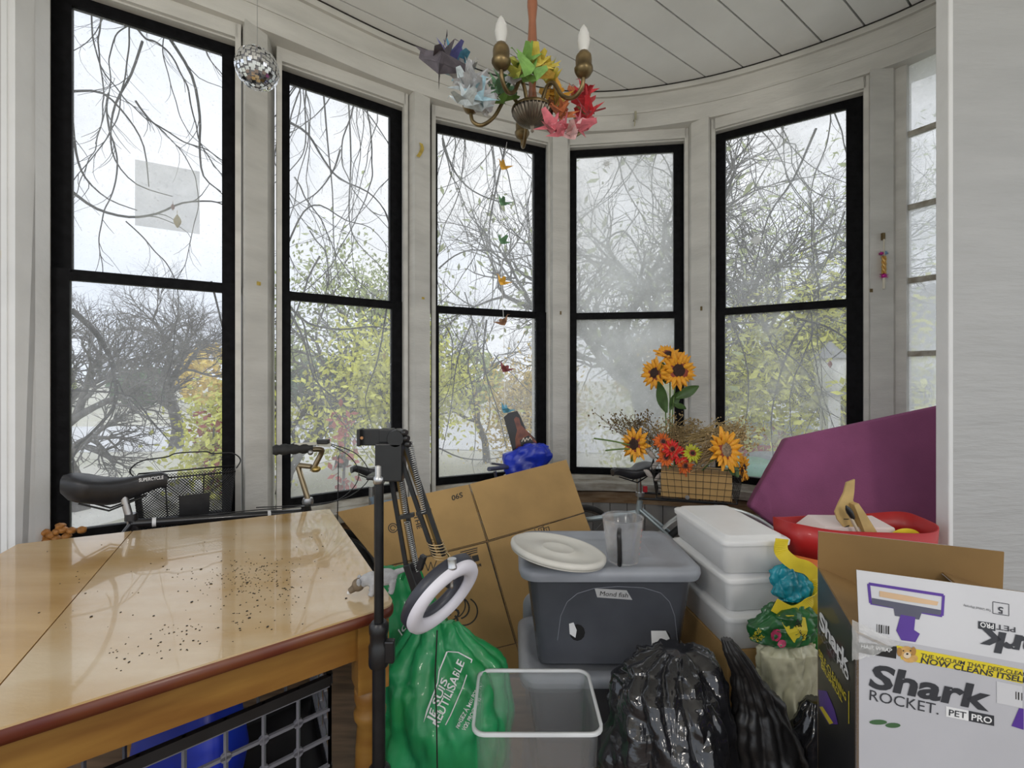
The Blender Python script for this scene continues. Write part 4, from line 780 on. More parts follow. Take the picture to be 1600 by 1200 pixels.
# wire basket on the rack with a cardboard box in it
bz = rk2.z + .012; bc = rk + v3 * .26; bas = thing('wire_basket', Vector((bc.x, bc.y, bz)), 'black wire grid basket on the bicycle rack, filled with flowers', 'basket'); WIR = mat('black_wire', (.02, .02, .02), .4, metal=.4)
L0, W0, H0 = .20, .115, .155
def bpnt(u, v, h): k = .88 + .12 * h / H0; return Vector((bc.x, bc.y, bz)) + v3 * (u * L0 * k) + n3_ * (v * W0 * k) + up * h
for nm, (u0, v0, u1, v1) in (('front_grid', (-1, 1, 1, 1)), ('back_grid', (-1, -1, 1, -1)), ('end_grid', (-1, -1, -1, 1)), ('end_grid', (1, -1, 1, 1))):
    g = MB(); k_ = 12 if 'end' not in nm else 7
    for i in range(k_ + 1): t = i / k_; g.tube([bpnt(u0 + (u1 - u0) * t, v0 + (v1 - v0) * t, 0), bpnt(u0 + (u1 - u0) * t, v0 + (v1 - v0) * t, H0)], .0013, 4)
    for j in range(6): h = H0 * j / 5; g.tube([bpnt(u0, v0, h), bpnt(u1, v1, h)], .0013 if j else .003, 4)
    tag(g.build(nm, WIR, bas), kind='stuff')
g = MB()
for i in range(9): t = -1 + 2 * i / 8; g.tube([bpnt(t, -1, 0), bpnt(t, 1, 0)], .0014, 4)
tag(g.build('bottom_grid', WIR, bas), kind='stuff')
bx_ = MB(); bx_.prism([bpnt(u, v, .006) * 1 for u, v in ((-.88, -.85), (.88, -.85), (.88, .85), (-.88, .85))], (0, 0, .12)); tag(bx_.build('cardboard_carton', CARD), 'small cardboard carton inside the wire flower basket', 'carton')
# black mesh basket on the sill by the first window
A, B, sl, sr, d, n = WIN[0]; mc0 = P(293, 770, 1.87); mcb = Vector((mc0.x, mc0.y, .634)); mb_ = thing('mesh_basket', mcb, 'black steel mesh bicycle basket with wire handle on the sill', 'basket'); l1, w1, hh = .165, .075, .275
MESH = mat('black_mesh_wire', (.015, .015, .016), .45, metal=.3)
def qn(u, v, h): k = .84 + .16 * h / hh; return mcb + d * (u * l1 * k) + n * (v * w1 * k) + up * h
for nm, (u0, v0, u1, v1) in (('front_mesh', (-1, 1, 1, 1)), ('back_mesh', (-1, -1, 1, -1)), ('end_mesh', (-1, -1, -1, 1)), ('end_mesh', (1, -1, 1, 1))):
    g = MB(); k_ = 62 if 'end' not in nm else 28; rows = 48
    for i in range(-rows, k_ + 1, 2):
        for sg in (1, -1):
            t0, t1 = (i, i + rows) if sg == 1 else (i + rows, i); ha, hb_ = 0., 1.
            lo_, hi_ = (max(0, -i / rows), min(1, (k_ - i) / rows))
            if hi_ - lo_ < .02: continue
            if sg == 1: pa, pb = (i + rows * lo_, lo_), (i + rows * hi_, hi_)
            else: pa, pb = (k_ - (i + rows * lo_), lo_), (k_ - (i + rows * hi_), hi_)
            f_ = lambda q: qn(u0 + (u1 - u0) * q[0] / k_, v0 + (v1 - v0) * q[0] / k_, .02 + (hh - .03) * q[1]); g.tube([f_(pa), f_(pb)], .0013, 3, cap=False)
    tag(g.build(nm, MESH, mb_, fix=False), kind='stuff')
for h, r_ in ((hh, .0035), (.02, .003)): MB().tube([qn(u, v, h) for u, v in ((-1, -1), (1, -1), (1, 1), (-1, 1))], r_, 6, closed=True).build('rim', BM, mb_)
for u in (-.4, .35): MB().tube([qn(u, 1, 0.02), qn(u, 1, hh)], .0025, 6).build('stay', BM, mb_)
MB().prism([qn(-.95, -.95, .018), qn(.95, -.95, .018), qn(.95, .95, .018), qn(-.95, .95, .018)], (0, 0, .003)).build('base_plate', BM, mb_); MB().prism([qn(-.15, 1.02, .07), qn(.5, 1.02, .07), qn(.5, 1.02, .2), qn(-.15, 1.02, .2)], n * .003).build('mount_plate', BM, mb_)
hp = [qn(-1.02, 0, hh), qn(-1.08, 0, hh + .03), qn(-.85, 0, hh + .062), qn(-.4, 0, hh + .07), qn(-.2, 0, hh + .082), qn(.35, 0, hh + .080), qn(.5, 0, hh + .07), qn(.9, 0, hh + .066), qn(1.1, 0, hh + .035), qn(1.03, 0, hh)]; MB().tube(curve(hp, 5), .0026, 8).build('handle', BM, mb_)
# ---------------------------------------------------------------- flowers
PET = mat('orange_yellow_petal', (.90, .50, .03), .6, var=.2, scale=25, rgb2=(.75, .25, .02)); DKC = mat('dark_seed_disc', (.045, .02, .015), .8, var=.4, scale=200, bump=.5, bscale=300); LFG = mat('dark_green_leaf', (.06, .12, .03), .5, var=.3, scale=15); STG = mat('green_stem', (.12, .20, .05), .6)
PETI = mat('maroon_petal_base', (.28, .05, .02), .6)
pet = MB(); pet.grid(4, 3, lambda u, v: Vector(((.30 + .70 * u), (v - .5) * .34 * math.sin(math.pi * (.12 + .88 * u) ** .8) * (1 if u < .99 else .1), .10 * math.sin(u * 2.6) - .5 * (v - .5) ** 2)))
pm = bpy.data.meshes.new('petal'); pm.from_pydata([tuple(v) for v in pet.v], [], pet.f); pm.polygons.foreach_set('use_smooth', [True] * len(pet.f)); pm.materials.append(PET)
def flower(name, c, face, r, lab, pmesh=pm, npet=14, disc=.36, rows=2, dm=DKC, stem=None, leaves=(), group=None, cat='flower'):
    face = Vector(face).normalized(); t = thing(name, c, lab, cat, group); q = Vector((0, 0, 1)).rotation_difference(face).to_matrix().to_4x4()
    MB().lathe([(disc * r * 1.0, 0), (disc * r, .10 * r), (disc * r * .6, .2 * r), (disc * r * .3, .14 * r), (.001, .16 * r)], c, 16, axis=face).build('seed_disc', dm, t)
    MB().lathe([(disc * r * 1.45, .10 * r), (disc * r * 1.2, .13 * r), (disc * r * .9, .12 * r)], c, 16, axis=face, cap=False).build('petal_base', PETI, t)
    for w_ in range(rows):
        for k in range(npet):
            a = 2 * math.pi * (k + .5 * w_) / npet + R.uniform(-.08, .08); o = bpy.data.objects.new('petal', pmesh); COL.objects.link(o); o.parent = t
            s_ = r * R.uniform(.88, 1.1) * (1 - .1 * w_); o.matrix_local = q @ Matrix.Rotation(a, 4, 'Z') @ Matrix.Rotation(-.25 * w_ + R.uniform(-.2, .15), 4, 'Y') @ Matrix.Scale(s_, 4)
    if stem: MB().tube(curve(stem, 5), .0035, 7).build('stem', STG, t)
    for (a, b, wd) in leaves:
        a, b = Vector(a), Vector(b); dd = b - a; sdv = dd.cross(Vector((.2, -1, .3))).normalized(); nn = sdv.cross(dd).normalized(); lf = MB(); lf.grid(8, 4, lambda u, v: a + dd * u + sdv * ((v - .5) * wd * math.sin(math.pi * min(.98, max(.03, u))) ** .8) + nn * (.15 * wd * abs(v - .5) * 2 - .1 * wd * math.sin(u * 3.1))); lf.build('leaf', LFG, t, fix=False)
    return t
def f_(px, py, y): return P(px, py, y)
flower('sunflower', f_(1059, 579, 2.42), (.1, -1, .05), .105, 'largest upright sunflower with dark disc facing the room', stem=[f_(1058, 582, 2.43), f_(1052, 630, 2.43), f_(1050, 690, 2.40), f_(1055, 735, 2.34)], leaves=((f_(1056, 622, 2.42), f_(1092, 603, 2.38), .055), (f_(1053, 630, 2.42), f_(1072, 640, 2.36), .04)), group='upright sunflowers')
flower('sunflower', f_(1024, 583, 2.44), (-.85, -.6, .1), .085, 'upright sunflower turned sideways next to the largest one', stem=[f_(1026, 583, 2.45), f_(1038, 620, 2.45), f_(1042, 690, 2.42), f_(1048, 735, 2.36)], leaves=((f_(1040, 600, 2.43), f_(1034, 566, 2.40), .06), (f_(1040, 645, 2.43), f_(1027, 596, 2.38), .07)), group='upright sunflowers')
flower('sunflower', f_(1046, 556, 2.46), (.15, -.6, .8), .085, 'upright sunflower tipped upward behind the largest one', stem=[f_(1046, 558, 2.46), f_(1047, 620, 2.46), f_(1046, 735, 2.38)], leaves=((f_(1046, 640, 2.44), f_(1062, 610, 2.42), .05),), group='upright sunflowers')
flower('sunflower', f_(992, 694, 2.30), (-.75, -.65, .1), .085, 'sunflower drooping over the bicycle saddle', stem=[f_(994, 694, 2.31), f_(1025, 715, 2.3), f_(1050, 730, 2.28)], leaves=((f_(1000, 700, 2.3), f_(985, 722, 2.27), .03),), group='sunflowers in the basket')
flower('sunflower', f_(1132, 703, 2.10), (.45, -.85, .15), .10, 'sunflower with brown centre at the basket front end', stem=[f_(1130, 704, 2.11), f_(1112, 720, 2.18), f_(1095, 738, 2.24)], leaves=((f_(1138, 722, 2.12), f_(1153, 746, 2.10), .05),), group='sunflowers in the basket', dm=mat('tan_seed_disc', (.30, .22, .14), .9, var=.5, scale=150, bump=.6, bscale=200))
flower('sunflower', f_(1160, 731, 2.18), (.7, -.6, .1), .065, 'small sunflower hanging off the basket end', stem=[f_(1158, 731, 2.19), f_(1135, 735, 2.22), f_(1110, 742, 2.25)], group='sunflowers in the basket')
def pmat(nm, c1, c2):
    m_ = pm.copy(); m_.materials.clear(); m_.materials.append(mat(nm, c1, .6, rgb2=c2, scale=20)); return m_
pr_, py_, po_ = pmat('red_petal', (.75, .03, .02), (.55, .02, .02)), pmat('lime_yellow_petal', (.62, .58, .04), (.40, .45, .03)), pmat('deep_orange_petal', (.75, .18, .02), (.6, .10, .02))
for px, py, r_, m_, lab in ((1050, 702, .055, pr_, 'bright red silk flower in the basket'), (1062, 712, .048, pr_, 'second red silk flower pressed against the first'), (1082, 708, .05, py_, 'lime yellow silk flower in the basket'), (1040, 715, .05, po_, 'orange silk flower at the basket corner'), (1070, 728, .05, po_, 'orange maple-like silk flower hanging over the grid'), (1036, 690, .05, po_, 'orange silk flower under the dried bunch')):
    flower('silk_flower', f_(px, py, 2.17 + .001 * (1100 - px)), (R.uniform(-.3, .3), -1, .25), r_, lab, m_, 9, .22, 2, DKC, stem=[f_(px, py, 2.19 + .001 * (1100 - px)), f_(px + 6, py + 18, 2.24)], group='silk flowers in the basket')
# dried grass bunches: each a thing, fine stalks joined
for k, (x0, y0, x1, y1, y_, nst, lab, c1) in enumerate(((1060, 690, 1140, 672, 2.28, 80, 'bunch of tan dried stalks lying across the basket', (.45, .33, .15)), (1020, 700, 985, 660, 2.36, 60, 'dark dried seed-head spray leaning left over the basket', (.16, .11, .05)), (1085, 720, 1135, 690, 2.22, 110, 'fluffy tan dried flower bunch in the basket', (.50, .36, .18)), (1040, 705, 1060, 668, 2.28, 80, 'dried brown flower sprigs below the sunflowers', (.28, .20, .09)))):
    t = thing('dried_bunch', P(x0, y0, y_), lab, 'dried flowers', 'dried bunches in the basket'); st_ = MB(); hd_ = MB(); m_ = mat('dried_stalk_%d' % k, c1, .9, var=.3, scale=30)
    for j in range(nst):
        a = P(x0 + R.gauss(0, 18), y0 + R.gauss(0, 8), y_ + R.gauss(0, .03)); b = P(x1 + R.gauss(0, 20), y1 + R.gauss(0, 8), y_ + R.gauss(0, .04)); mid = a.lerp(b, .5) + Vector((R.gauss(0, .015), R.gauss(0, .015), R.gauss(0, .012))); st_.tube([a, mid, b], .0013, 4)
        for _ in range(4): p = b + Vector((R.gauss(0, .012),) * 1 + (R.gauss(0, .012), R.gauss(0, .010))); hd_.ball(p, (R.uniform(.002, .006), R.uniform(.002, .006), R.uniform(.002, .006)), 5, 4)
    tag(st_.build('stalks', m_, t, fix=False), kind='stuff'); tag(hd_.build('seed_heads', m_, t, fix=False), kind='stuff')
for a, b, lab in (((928, 685), (1000, 700), 'longer bare green flower stalk poking out over the saddle'), ((946, 704), (1000, 703), 'shorter bare green flower stalk below the longer one')): tag(MB().tube(curve([P(*a, 2.28), P((a[0] + b[0]) / 2, (a[1] + b[1]) / 2 - 2, 2.30), P(*b, 2.31)], 4), .004, 7).build('flower_stalk', STG), lab, 'stalk', 'bare stalks')
for k, (px, py) in enumerate(((1018, 705), (1024, 722), (1014, 735), (1030, 740))):
    c = P(px, py, 2.26); lf = MB(); lf.grid(6, 4, lambda u, v: c + Vector(((u - .5) * .05 * (-1) ** k, (v - .5) ** 2 * .03, (v - .5) * .035 * math.sin(3.1 * max(.05, u)) - u * .035))); tag(lf.build('dried_leaf', mat('pale_grey_dried_leaf', (.42, .38, .34), .8, var=.3, scale=15), fix=False), 'pale grey dried leaf hanging beside the bicycle saddle', 'leaf', 'pale dried leaves by the saddle')
# ---------------------------------------------------------------- chandelier
BRASS = mat('aged_brass', (.20, .145, .07), .38, metal=.85, var=.35, scale=25); BRD = mat('dark_silvered_brass', (.17, .145, .115), .38, metal=.85, var=.4, scale=30); WOODS = mat('red_brown_turned_wood', (.26, .09, .04), .35, var=.25, scale=12, coat=.3)
CXc, CYc, ZS = .055, 1.245, 2.055
ch = thing('chandelier', (CXc, CYc, 1.97), 'small brass chandelier with fluted bowl and five candle arms', 'chandelier')
MB().lathe([(.012, 2.03), (.013, 2.05), (.009, 2.08), (.013, 2.12), (.016, 2.16), (.012, 2.22), (.010, 2.26), (.014, 2.30), (.011, 2.40), (.011, ZC - .03)], (CXc, CYc, 0), 18).build('stem', WOODS, ch)
MB().lathe([(0.0161, 2.030), (0.0345, 2.030), (0.0517, 2.022), (0.0540, 2.016), (0.0529, 2.008), (0.0460, 1.998), (0.0448, 1.996), (0.0368, 1.987), (0.0207, 1.980), (0.0069, 1.978), (0.0057, 1.972), (0.0040, 1.968), (0.0046, 1.962), (0.0011, 1.958)], (CXc, CYc, 0), 224, flute=(32, .045)).build('fluted_bowl', BRD, ch)
MB().lathe([(.0563, 2.014), (.057, 2.018), (.0552, 2.022)], (CXc, CYc, 0), 48, cap=False).build('bowl_rim', BRASS, ch)
MB().lathe([(.05, ZC - .03), (.055, ZC - .02), (.05, ZC - .002)], (CXc, CYc, 0), 24).build('ceiling_rose', BRASS, ch)
BULB = mat('frosted_bulb_glass', (.85, .84, .80), .25, var=.02, trans=.4)
for k in range(5):
    a = math.radians(-46 + 72 * k + (6 if k == 1 else 0)); dr = Vector((math.cos(a), math.sin(a), 0)); o0 = Vector((CXc, CYc, 0)); 
    pts = [o0 + dr * .035 + up * 2.028, o0 + dr * .052 + up * 2.058, o0 + dr * .075 + up * 2.058, o0 + dr * .105 + up * 2.012, o0 + dr * .14 + up * 1.992, o0 + dr * .166 + up * 2.005, o0 + dr * .172 + up * 2.035]
    ar_ = MB().tube(curve(pts, 6), .0052, 10).build('arm', BRASS, ch); c = o0 + dr * .172
    MB().lathe([(.006, 2.026), (.016, 2.032), (.022, 2.042), (.0225, 2.050), (.019, 2.052), (.0195, 2.072), (.0185, 2.079), (.014, 2.084), (.012, 2.088)], c, 20, flute=(12, .02)).build('socket', BRASS, ar_)
    MB().lathe([(.010, 2.086), (.012, 2.096), (.0155, 2.114), (.014, 2.130), (.008, 2.146), (.001, 2.156)], c, 16).build('candle_bulb', BULB, ar_)
# ---------------------------------------------------------------- paper cranes
def crane(c, s_, yaw, pitch, roll, m, parent, name='paper_crane'):
    M_ = Matrix.Translation(c) @ Matrix.Rotation(yaw, 4, 'Z') @ Matrix.Rotation(pitch, 4, 'Y') @ Matrix.Rotation(roll, 4, 'X') @ Matrix.Scale(s_, 4); mb = MB(M_)
    v = [(0, 0, -.22), (.30, 0, -.02), (-.30, 0, -.02), (0, .10, .02), (0, -.10, .02), (0, 0, .16), (.12, .70, .42), (-.10, .72, .40), (.12, -.70, .42), (-.10, -.72, .40), (.66, .02, .52), (.60, -.02, .50), (.84, 0, .38), (-.80, .015, .56), (-.78, -.015, .54)]
    mb.add(v, [(0, 1, 3), (0, 3, 2), (0, 4, 1), (0, 2, 4), (5, 3, 1), (5, 2, 3), (5, 1, 4), (5, 4, 2), (1, 6, 7, 2), (3, 6, 7), (1, 8, 9, 2), (4, 8, 9), (0, 1, 10), (1, 5, 11), (1, 10, 11), (0, 11, 1), (10, 12, 11), (0, 2, 13), (2, 5, 14), (0, 14, 2)]); return mb.build(name, m, parent, fix=False)
PC = {n_: mat('paper_' + n_, c_, .6, var=.25, scale=60) for n_, c_ in dict(dark=(.10, .085, .10), purple=(.13, .13, .36), teal=(.10, .30, .42), sky=(.32, .48, .55), silver=(.42, .42, .43), pale=(.52, .58, .60), green=(.10, .22, .11), leaf=(.17, .34, .07), olive=(.36, .37, .06), yellow=(.60, .48, .07), gold=(.52, .33, .05), orange=(.68, .36, .04), rust=(.55, .17, .06), red=(.50, .03, .04), pink=(.58, .14, .17), blush=(.70, .42, .42), maroon=(.22, .05, .06), brown=(.25, .13, .07)).items()}
gal = thing('crane_garland', P(790, 150, 1.2), 'rainbow garland of folded paper cranes wound through the chandelier', 'garland')
GP_ = [(688, 98, 'dark', 1.6), (705, 92, 'purple', 1.2), (712, 100, 'teal', 1.3), (716, 112, 'sky', 1.2), (722, 122, 'silver', 1.2), (730, 118, 'silver', 1.2), (727, 136, 'pale', 1.1), (736, 130, 'silver', 1.2), (738, 146, 'silver', 1.2), (730, 158, 'pale', 1), (746, 152, 'sky', 1.1), (750, 163, 'pale', 1.1), (757, 158, 'silver', 1.1), (762, 170, 'silver', 1), (770, 160, 'silver', 1), (776, 150, 'green', 1.1), (784, 142, 'green', 1.2), (790, 152, 'leaf', 1), (790, 132, 'green', 1.1), (803, 118, 'silver', .9), (815, 108, 'olive', 1.1), (822, 98, 'leaf', 1.1), (828, 112, 'leaf', 1.1), (836, 100, 'yellow', 1.1), (843, 112, 'gold', 1.1), (850, 104, 'yellow', 1), (853, 120, 'olive', 1), (860, 128, 'yellow', 1), (862, 150, 'orange', 1.1), (872, 152, 'orange', 1.1), (876, 166, 'gold', 1), (868, 174, 'rust', 1), (880, 180, 'rust', 1.1), (862, 196, 'pink', 1.1), (882, 200, 'pink', 1), (893, 206, 'blush', 1), (905, 196, 'pink', 1.1), (914, 190, 'red', 1.1), (918, 176, 'red', 1.2), (917, 162, 'red', 1.1), (911, 150, 'red', 1.1), (903, 146, 'rust', 1)]
GP_ = [g for q in GP_ for g in (q, (q[0] + R.uniform(-9, 9), q[1] + R.uniform(-8, 8), q[2], q[3] * .85))]
thp = []
for k, (px, py, cn_, sz) in enumerate(GP_):
    yy = 1.10 + .16 * (k / len(GP_)) + .08 * math.sin(k * .25); c = P(px, py, yy); thp.append(c); crane(c, .050 * sz, R.uniform(0, 6.28), R.uniform(-.9, .4), R.uniform(-.6, .6), PC[cn_], gal)
MB().tube(curve(thp, 3), .0006, 4).build('thread', INKW, gal)
cst = thing('crane_string', P(788, 642, 1.41), 'vertical string of seven paper cranes hanging below the chandelier', 'crane string'); lp_ = [P(792, 222, 1.41)]
for px, py, cn_ in ((786, 262, 'orange'), (785, 318, 'green'), (784, 378, 'green'), (784, 442, 'orange'), (787, 505, 'brown'), (788, 578, 'maroon'), (789, 642, 'teal')): c = P(px, py, 1.41); lp_.append(c); crane(c, .036, R.uniform(-.5, .5) + (3.14 if R.random() < .5 else 0), -.5, R.uniform(-.2, .2), PC[cn_], cst)
MB().tube(lp_, .0006, 4).build('thread', INKW, cst)
# ---------------------------------------------------------------- mirror ball
dc = P(402, 107, 1.66); db = thing('mirror_ball', dc - up * .072, 'mirrored disco ball hanging by the first window post', 'mirror ball'); MIR = mat('mirror_tile', (.85, .86, .88), .04, metal=1, var=.02)
MB().ball(dc, .068, 24, 14).build('core', mat('grey_ball_core', (.25, .25, .26), .6), db); tl_ = MB(); qd = Vector((0, 0, 1)).rotation_difference(Vector((.25, .2, 1)).normalized())
for i in range(1, 18):
    a = math.pi * i / 18; n_ = max(5, int(30 * math.sin(a)))
    for j in range(n_):
        b = 2 * math.pi * j / n_; nn = qd @ Vector((math.sin(a) * math.cos(b), math.sin(a) * math.sin(b), math.cos(a))); nn = (nn + Vector((R.gauss(0, .03), R.gauss(0, .03), R.gauss(0, .03)))).normalized(); tv = nn.cross(up).normalized() if abs(nn.z) < .98 else Vector((1, 0, 0)); tl_.box(dc + nn * .070, (.0118, .0112, .004), Matrix((tv, nn.cross(tv).normalized(), nn)).transposed())
tag(tl_.build('mirror_tiles', MIR, db), kind='stuff'); MB().tube([dc + up * .068, Vector((dc.x, dc.y, ZC))], .001, 5).build('thread', ALU, db); MB().lathe([(.012, .066), (.012, .074), (.004, .078)], dc, 12).build('cap', ALU, db)
# ---------------------------------------------------------------- small things on the posts and sill
def on_post(px, py, i, lift=.0): 
    a, b = INN[i], INN[i + 1]; dd = (b - a).normalized(); nn = Vector((dd.y, -dd.x, 0)); r = ray(px, py); k = (a - EYEV).dot(nn) / r.dot(nn); return EYEV + r * k + nn * lift, dd, nn
on, odd, onn = on_post(1378, 415, 9, .014); orn = thing('twist_ornament', on - up * .16, 'twisted gold glass ornament with pink tinsel hung on the right post', 'ornament'); GLD = mat('gold_glass', (.62, .38, .12), .2, metal=.6, var=.2)
for ph in (0, 2.09, 4.19): MB().tube([on + up * (.045 - .09 * t / 14) + Vector((math.cos(ph + t * .55), math.sin(ph + t * .55), 0)) * .006 for t in range(15)], .0055, 7).build('twist', GLD, orn)
def tinsel(c, r_, m_, nm):
    q = MB()
    for _ in range(46): dv = Vector((R.gauss(0, 1), R.gauss(0, 1), R.gauss(0, 1))).normalized(); q.tube([c, c + dv * r_], [.0009, .0005], 3)
    q.ball(c, r_ * .6, 8, 6); tag(q.build(nm, m_, orn), kind='stuff')
PK = mat('pink_tinsel', (.55, .03, .30), .3, metal=.5); tinsel(on - up * .055, .020, PK, 'tinsel'); tinsel(on + up * .058 - odd * .012, .013, PK, 'tinsel'); tinsel(on + up * .060 + odd * .008, .013, mat('blue_tinsel', (.25, .42, .62), .3, metal=.5), 'tinsel')
MB().tube([on + up * .05, on + up * .13], .004, 8).build('cord', mat('cream_cord', (.70, .66, .54), .7), orn); MB().tube([on - up * .06, on - up * .12], .006, 8).build('tail', mat('cream_cord'), orn); MB().box(on + up * .145 - onn * .006, (.012, .014, .035)).build('hook', BRASS, orn)
YT = mat('yellow_tape', (.55, .40, .08), .6, var=.3, scale=40)
tp_, td, tn = on_post(655, 235, 3, .002); q = MB(); q.grid(4, 8, lambda u, v: tp_ + td * ((u - .5) * .022 + .012 * math.sin(v * 3.5) + (.5 - v) * .02) + up * ((.5 - v) * .085) + tn * (.006 * math.sin(v * 5) ** 2 + .001)); tag(q.build('tape_strip', YT, fix=False), 'curled yellow tape strip on the post beside the second window', 'tape')
for px, py, i, w_, h_, lab in ((404, 443, 1, .018, .016, 'small yellow tape scrap on the post beside the first window'), (661, 466, 3, .016, .012, 'tan tape scrap on the post between second and third windows'), (876, 489, 5, .010, .022, 'small brass latch plate on the post before the hazy window'), (1096, 482, 7, .012, .026, 'brass latch plate on the post past the hazy window'), (1361, 454, 9, .014, .018, 'small brass plate on the post under the twisted ornament')):
    c, dd, nn = on_post(px, py, i); q = MB(Matrix.Translation(c) @ Matrix((dd.to_4d(), nn.to_4d(), up.to_4d(), (0, 0, 0, 1))).transposed()); q.M = Matrix.Translation(c) @ Matrix((dd, nn, up)).transposed().to_4x4(); q.rrect([(0, w_ / 2, h_ / 2, .003), (.003, w_ / 2, h_ / 2, .003)]) if False else q.box((0, .0015, 0), (w_, .003, h_)); q.lathe([(.003, .003), (.002, .006)], (0, 0, h_ * .25), 8, axis=(0, 1, 0)); tag(q.build('latch_plate' if 'plate' in lab else 'tape_scrap', YT if 'tape' in lab else BRASS), lab, 'plate' if 'plate' in lab else 'tape')
q = MB(); q.box((P(8, 398, LW_Y).x, LW_Y - .0015, P(8, 398, LW_Y).z), (.024, .003, .028)); tag(q.build('tape_scrap', YT), 'yellow tape square on the grey left wall', 'tape')
hk = on_post(992, 193, 6, .01)[0]; hk.z = 2.91; q = MB(); q.tube([hk + Vector((0, .03, 0)), hk, hk + Vector((-.004, -.008, -.03)), hk + Vector((-.004, .0, -.05))], .004, 8); q.box(hk + Vector((.004, .004, .02)), (.012, .01, .05)); tag(q.build('cup_hook', mat('painted_hook', (.40, .38, .28), .5)), 'painted cup hook screwed into the header above the hazy window', 'hook')
# snowflake stickers and a painted reflection on the glass
def on_glass(px, py, wi, lift): A, B, sl, sr, d, n = WIN[wi]; o_ = A + n * lift; r = ray(px, py); return EYEV + r * ((o_ - EYEV).dot(n) / r.dot(n)), d, n
FRO = mat('frosted_sticker', (.88, .90, .92), .6, alpha=.7)
for px, py, wi, r_, lab in ((1182, 375, 4, .055, 'white frosted star sticker on the fifth window pane'), (948, 256, 3, .04, 'faint white star sticker on the hazy window pane')):
    c, d, n = on_glass(px, py, wi, .003); q = MB(); ring = []
    for k in range(24): a = 2 * math.pi * k / 24; rad = r_ * (1 if k % 4 == 0 else .72 if k % 4 == 2 else .34); ring.append(c + d * (rad * math.cos(a)) + up * (rad * math.sin(a)))
    q.prism(ring, n * .0006); tag(q.build('star_sticker', FRO), lab, 'sticker')
c0_, d, n = on_glass(211, 249, 0, .003); pg = [on_glass(x, y, 0, .003)[0] for x, y in ((211, 249), (312, 268), (312, 366), (211, 352))]; q = MB(); q.prism(pg, n * .0006); tag(q.build('reflection_patch', mat('faint_grey_reflection', (.55, .58, .57), .4, var=.2, scale=14, alpha=.32)), 'faint translucent grey square painted as a reflection on the first window pane', 'reflection')  # reflection in the pane, painted as a thin translucent grey sheet
# sill clutter: dried lumps, pliers, corks
LMP = mat('amber_dried_lump', (.36, .15, .03), .5, var=.45, scale=40, bump=.4, bscale=80)
sillz = .632
for k, (px, py) in enumerate(((57, 843), (66, 836), (74, 840), (70, 828), (80, 832), (90, 826), (94, 818), (99, 824), (88, 838), (112, 825), (128, 824), (104, 834))):
    y = (EYE - sillz - .012) * F / (py + 4 - HY); y = min(y, 1.70); c = P(px, py + 4, y); c.z = max(c.z, sillz + .013); rr = random.Random(k); q = MB(); q.grid(12, 8, lambda u, v: c + Vector((math.cos(u * 6.283) * math.sin(v * 3.1416), math.sin(u * 6.283) * math.sin(v * 3.1416), math.cos(v * 3.1416) * .8)) * (.015 * (1 + .35 * noise.noise(Vector((math.cos(u * 6.283) * 1.5 + k, math.sin(u * 6.283) * 1.5, v * 3))))), wrap=True); tag(q.build('dried_lump', LMP), 'amber-brown dried peel lump heaped in the sill corner', 'dried peel', 'dried lumps on the sill')
pl = thing('pliers', P(168, 812, 1.74).xy.to_3d() + up * sillz, 'pliers with a red handle lying on the sill behind the saddle', 'pliers'); z_ = sillz + .012
def SZ(px, y, z=0): q = P(px, 800, y); q.z = z_ + z; return q
MB().tube(curve([SZ(142, 1.70), SZ(148, 1.71, .025), SZ(155, 1.72, .045)], 4), .006, 8).build('handle', mat('red_handle_rubber', (.6, .03, .03), .4), pl); MB().tube(curve([SZ(155, 1.72, .045), SZ(163, 1.73, .045), SZ(170, 1.74, .03)], 4), .005, 8).build('jaw', ALU, pl); MB().tube([SZ(160, 1.72, .03), SZ(182, 1.74, .012)], .008, 8).build('handle', mat('tan_grip', (.33, .27, .13), .5), pl)
q = MB(); q.lathe([(.014, 0), (.016, .004), (.016, .022), (.012, .026)], P(166, 820, 1.72).xy.to_3d() + up * sillz, 14); tag(q.build('bottle_cork', mat('dark_cork', (.12, .07, .04), .8)), 'dark round cork stopper beside the pliers on the sill', 'cork')
q = MB(); b_ = P(527, 806, 2.10); q.tube([Vector((b_.x, b_.y, .60)), P(529, 712, 2.12)], [.0028, .0018], 6); q.tube([Vector((b_.x, b_.y, 0)), Vector((b_.x, b_.y, .61))], .0028, 6); tag(q.build('thin_rod', BLKP), 'thin black rod standing upright behind the table corner', 'rod')
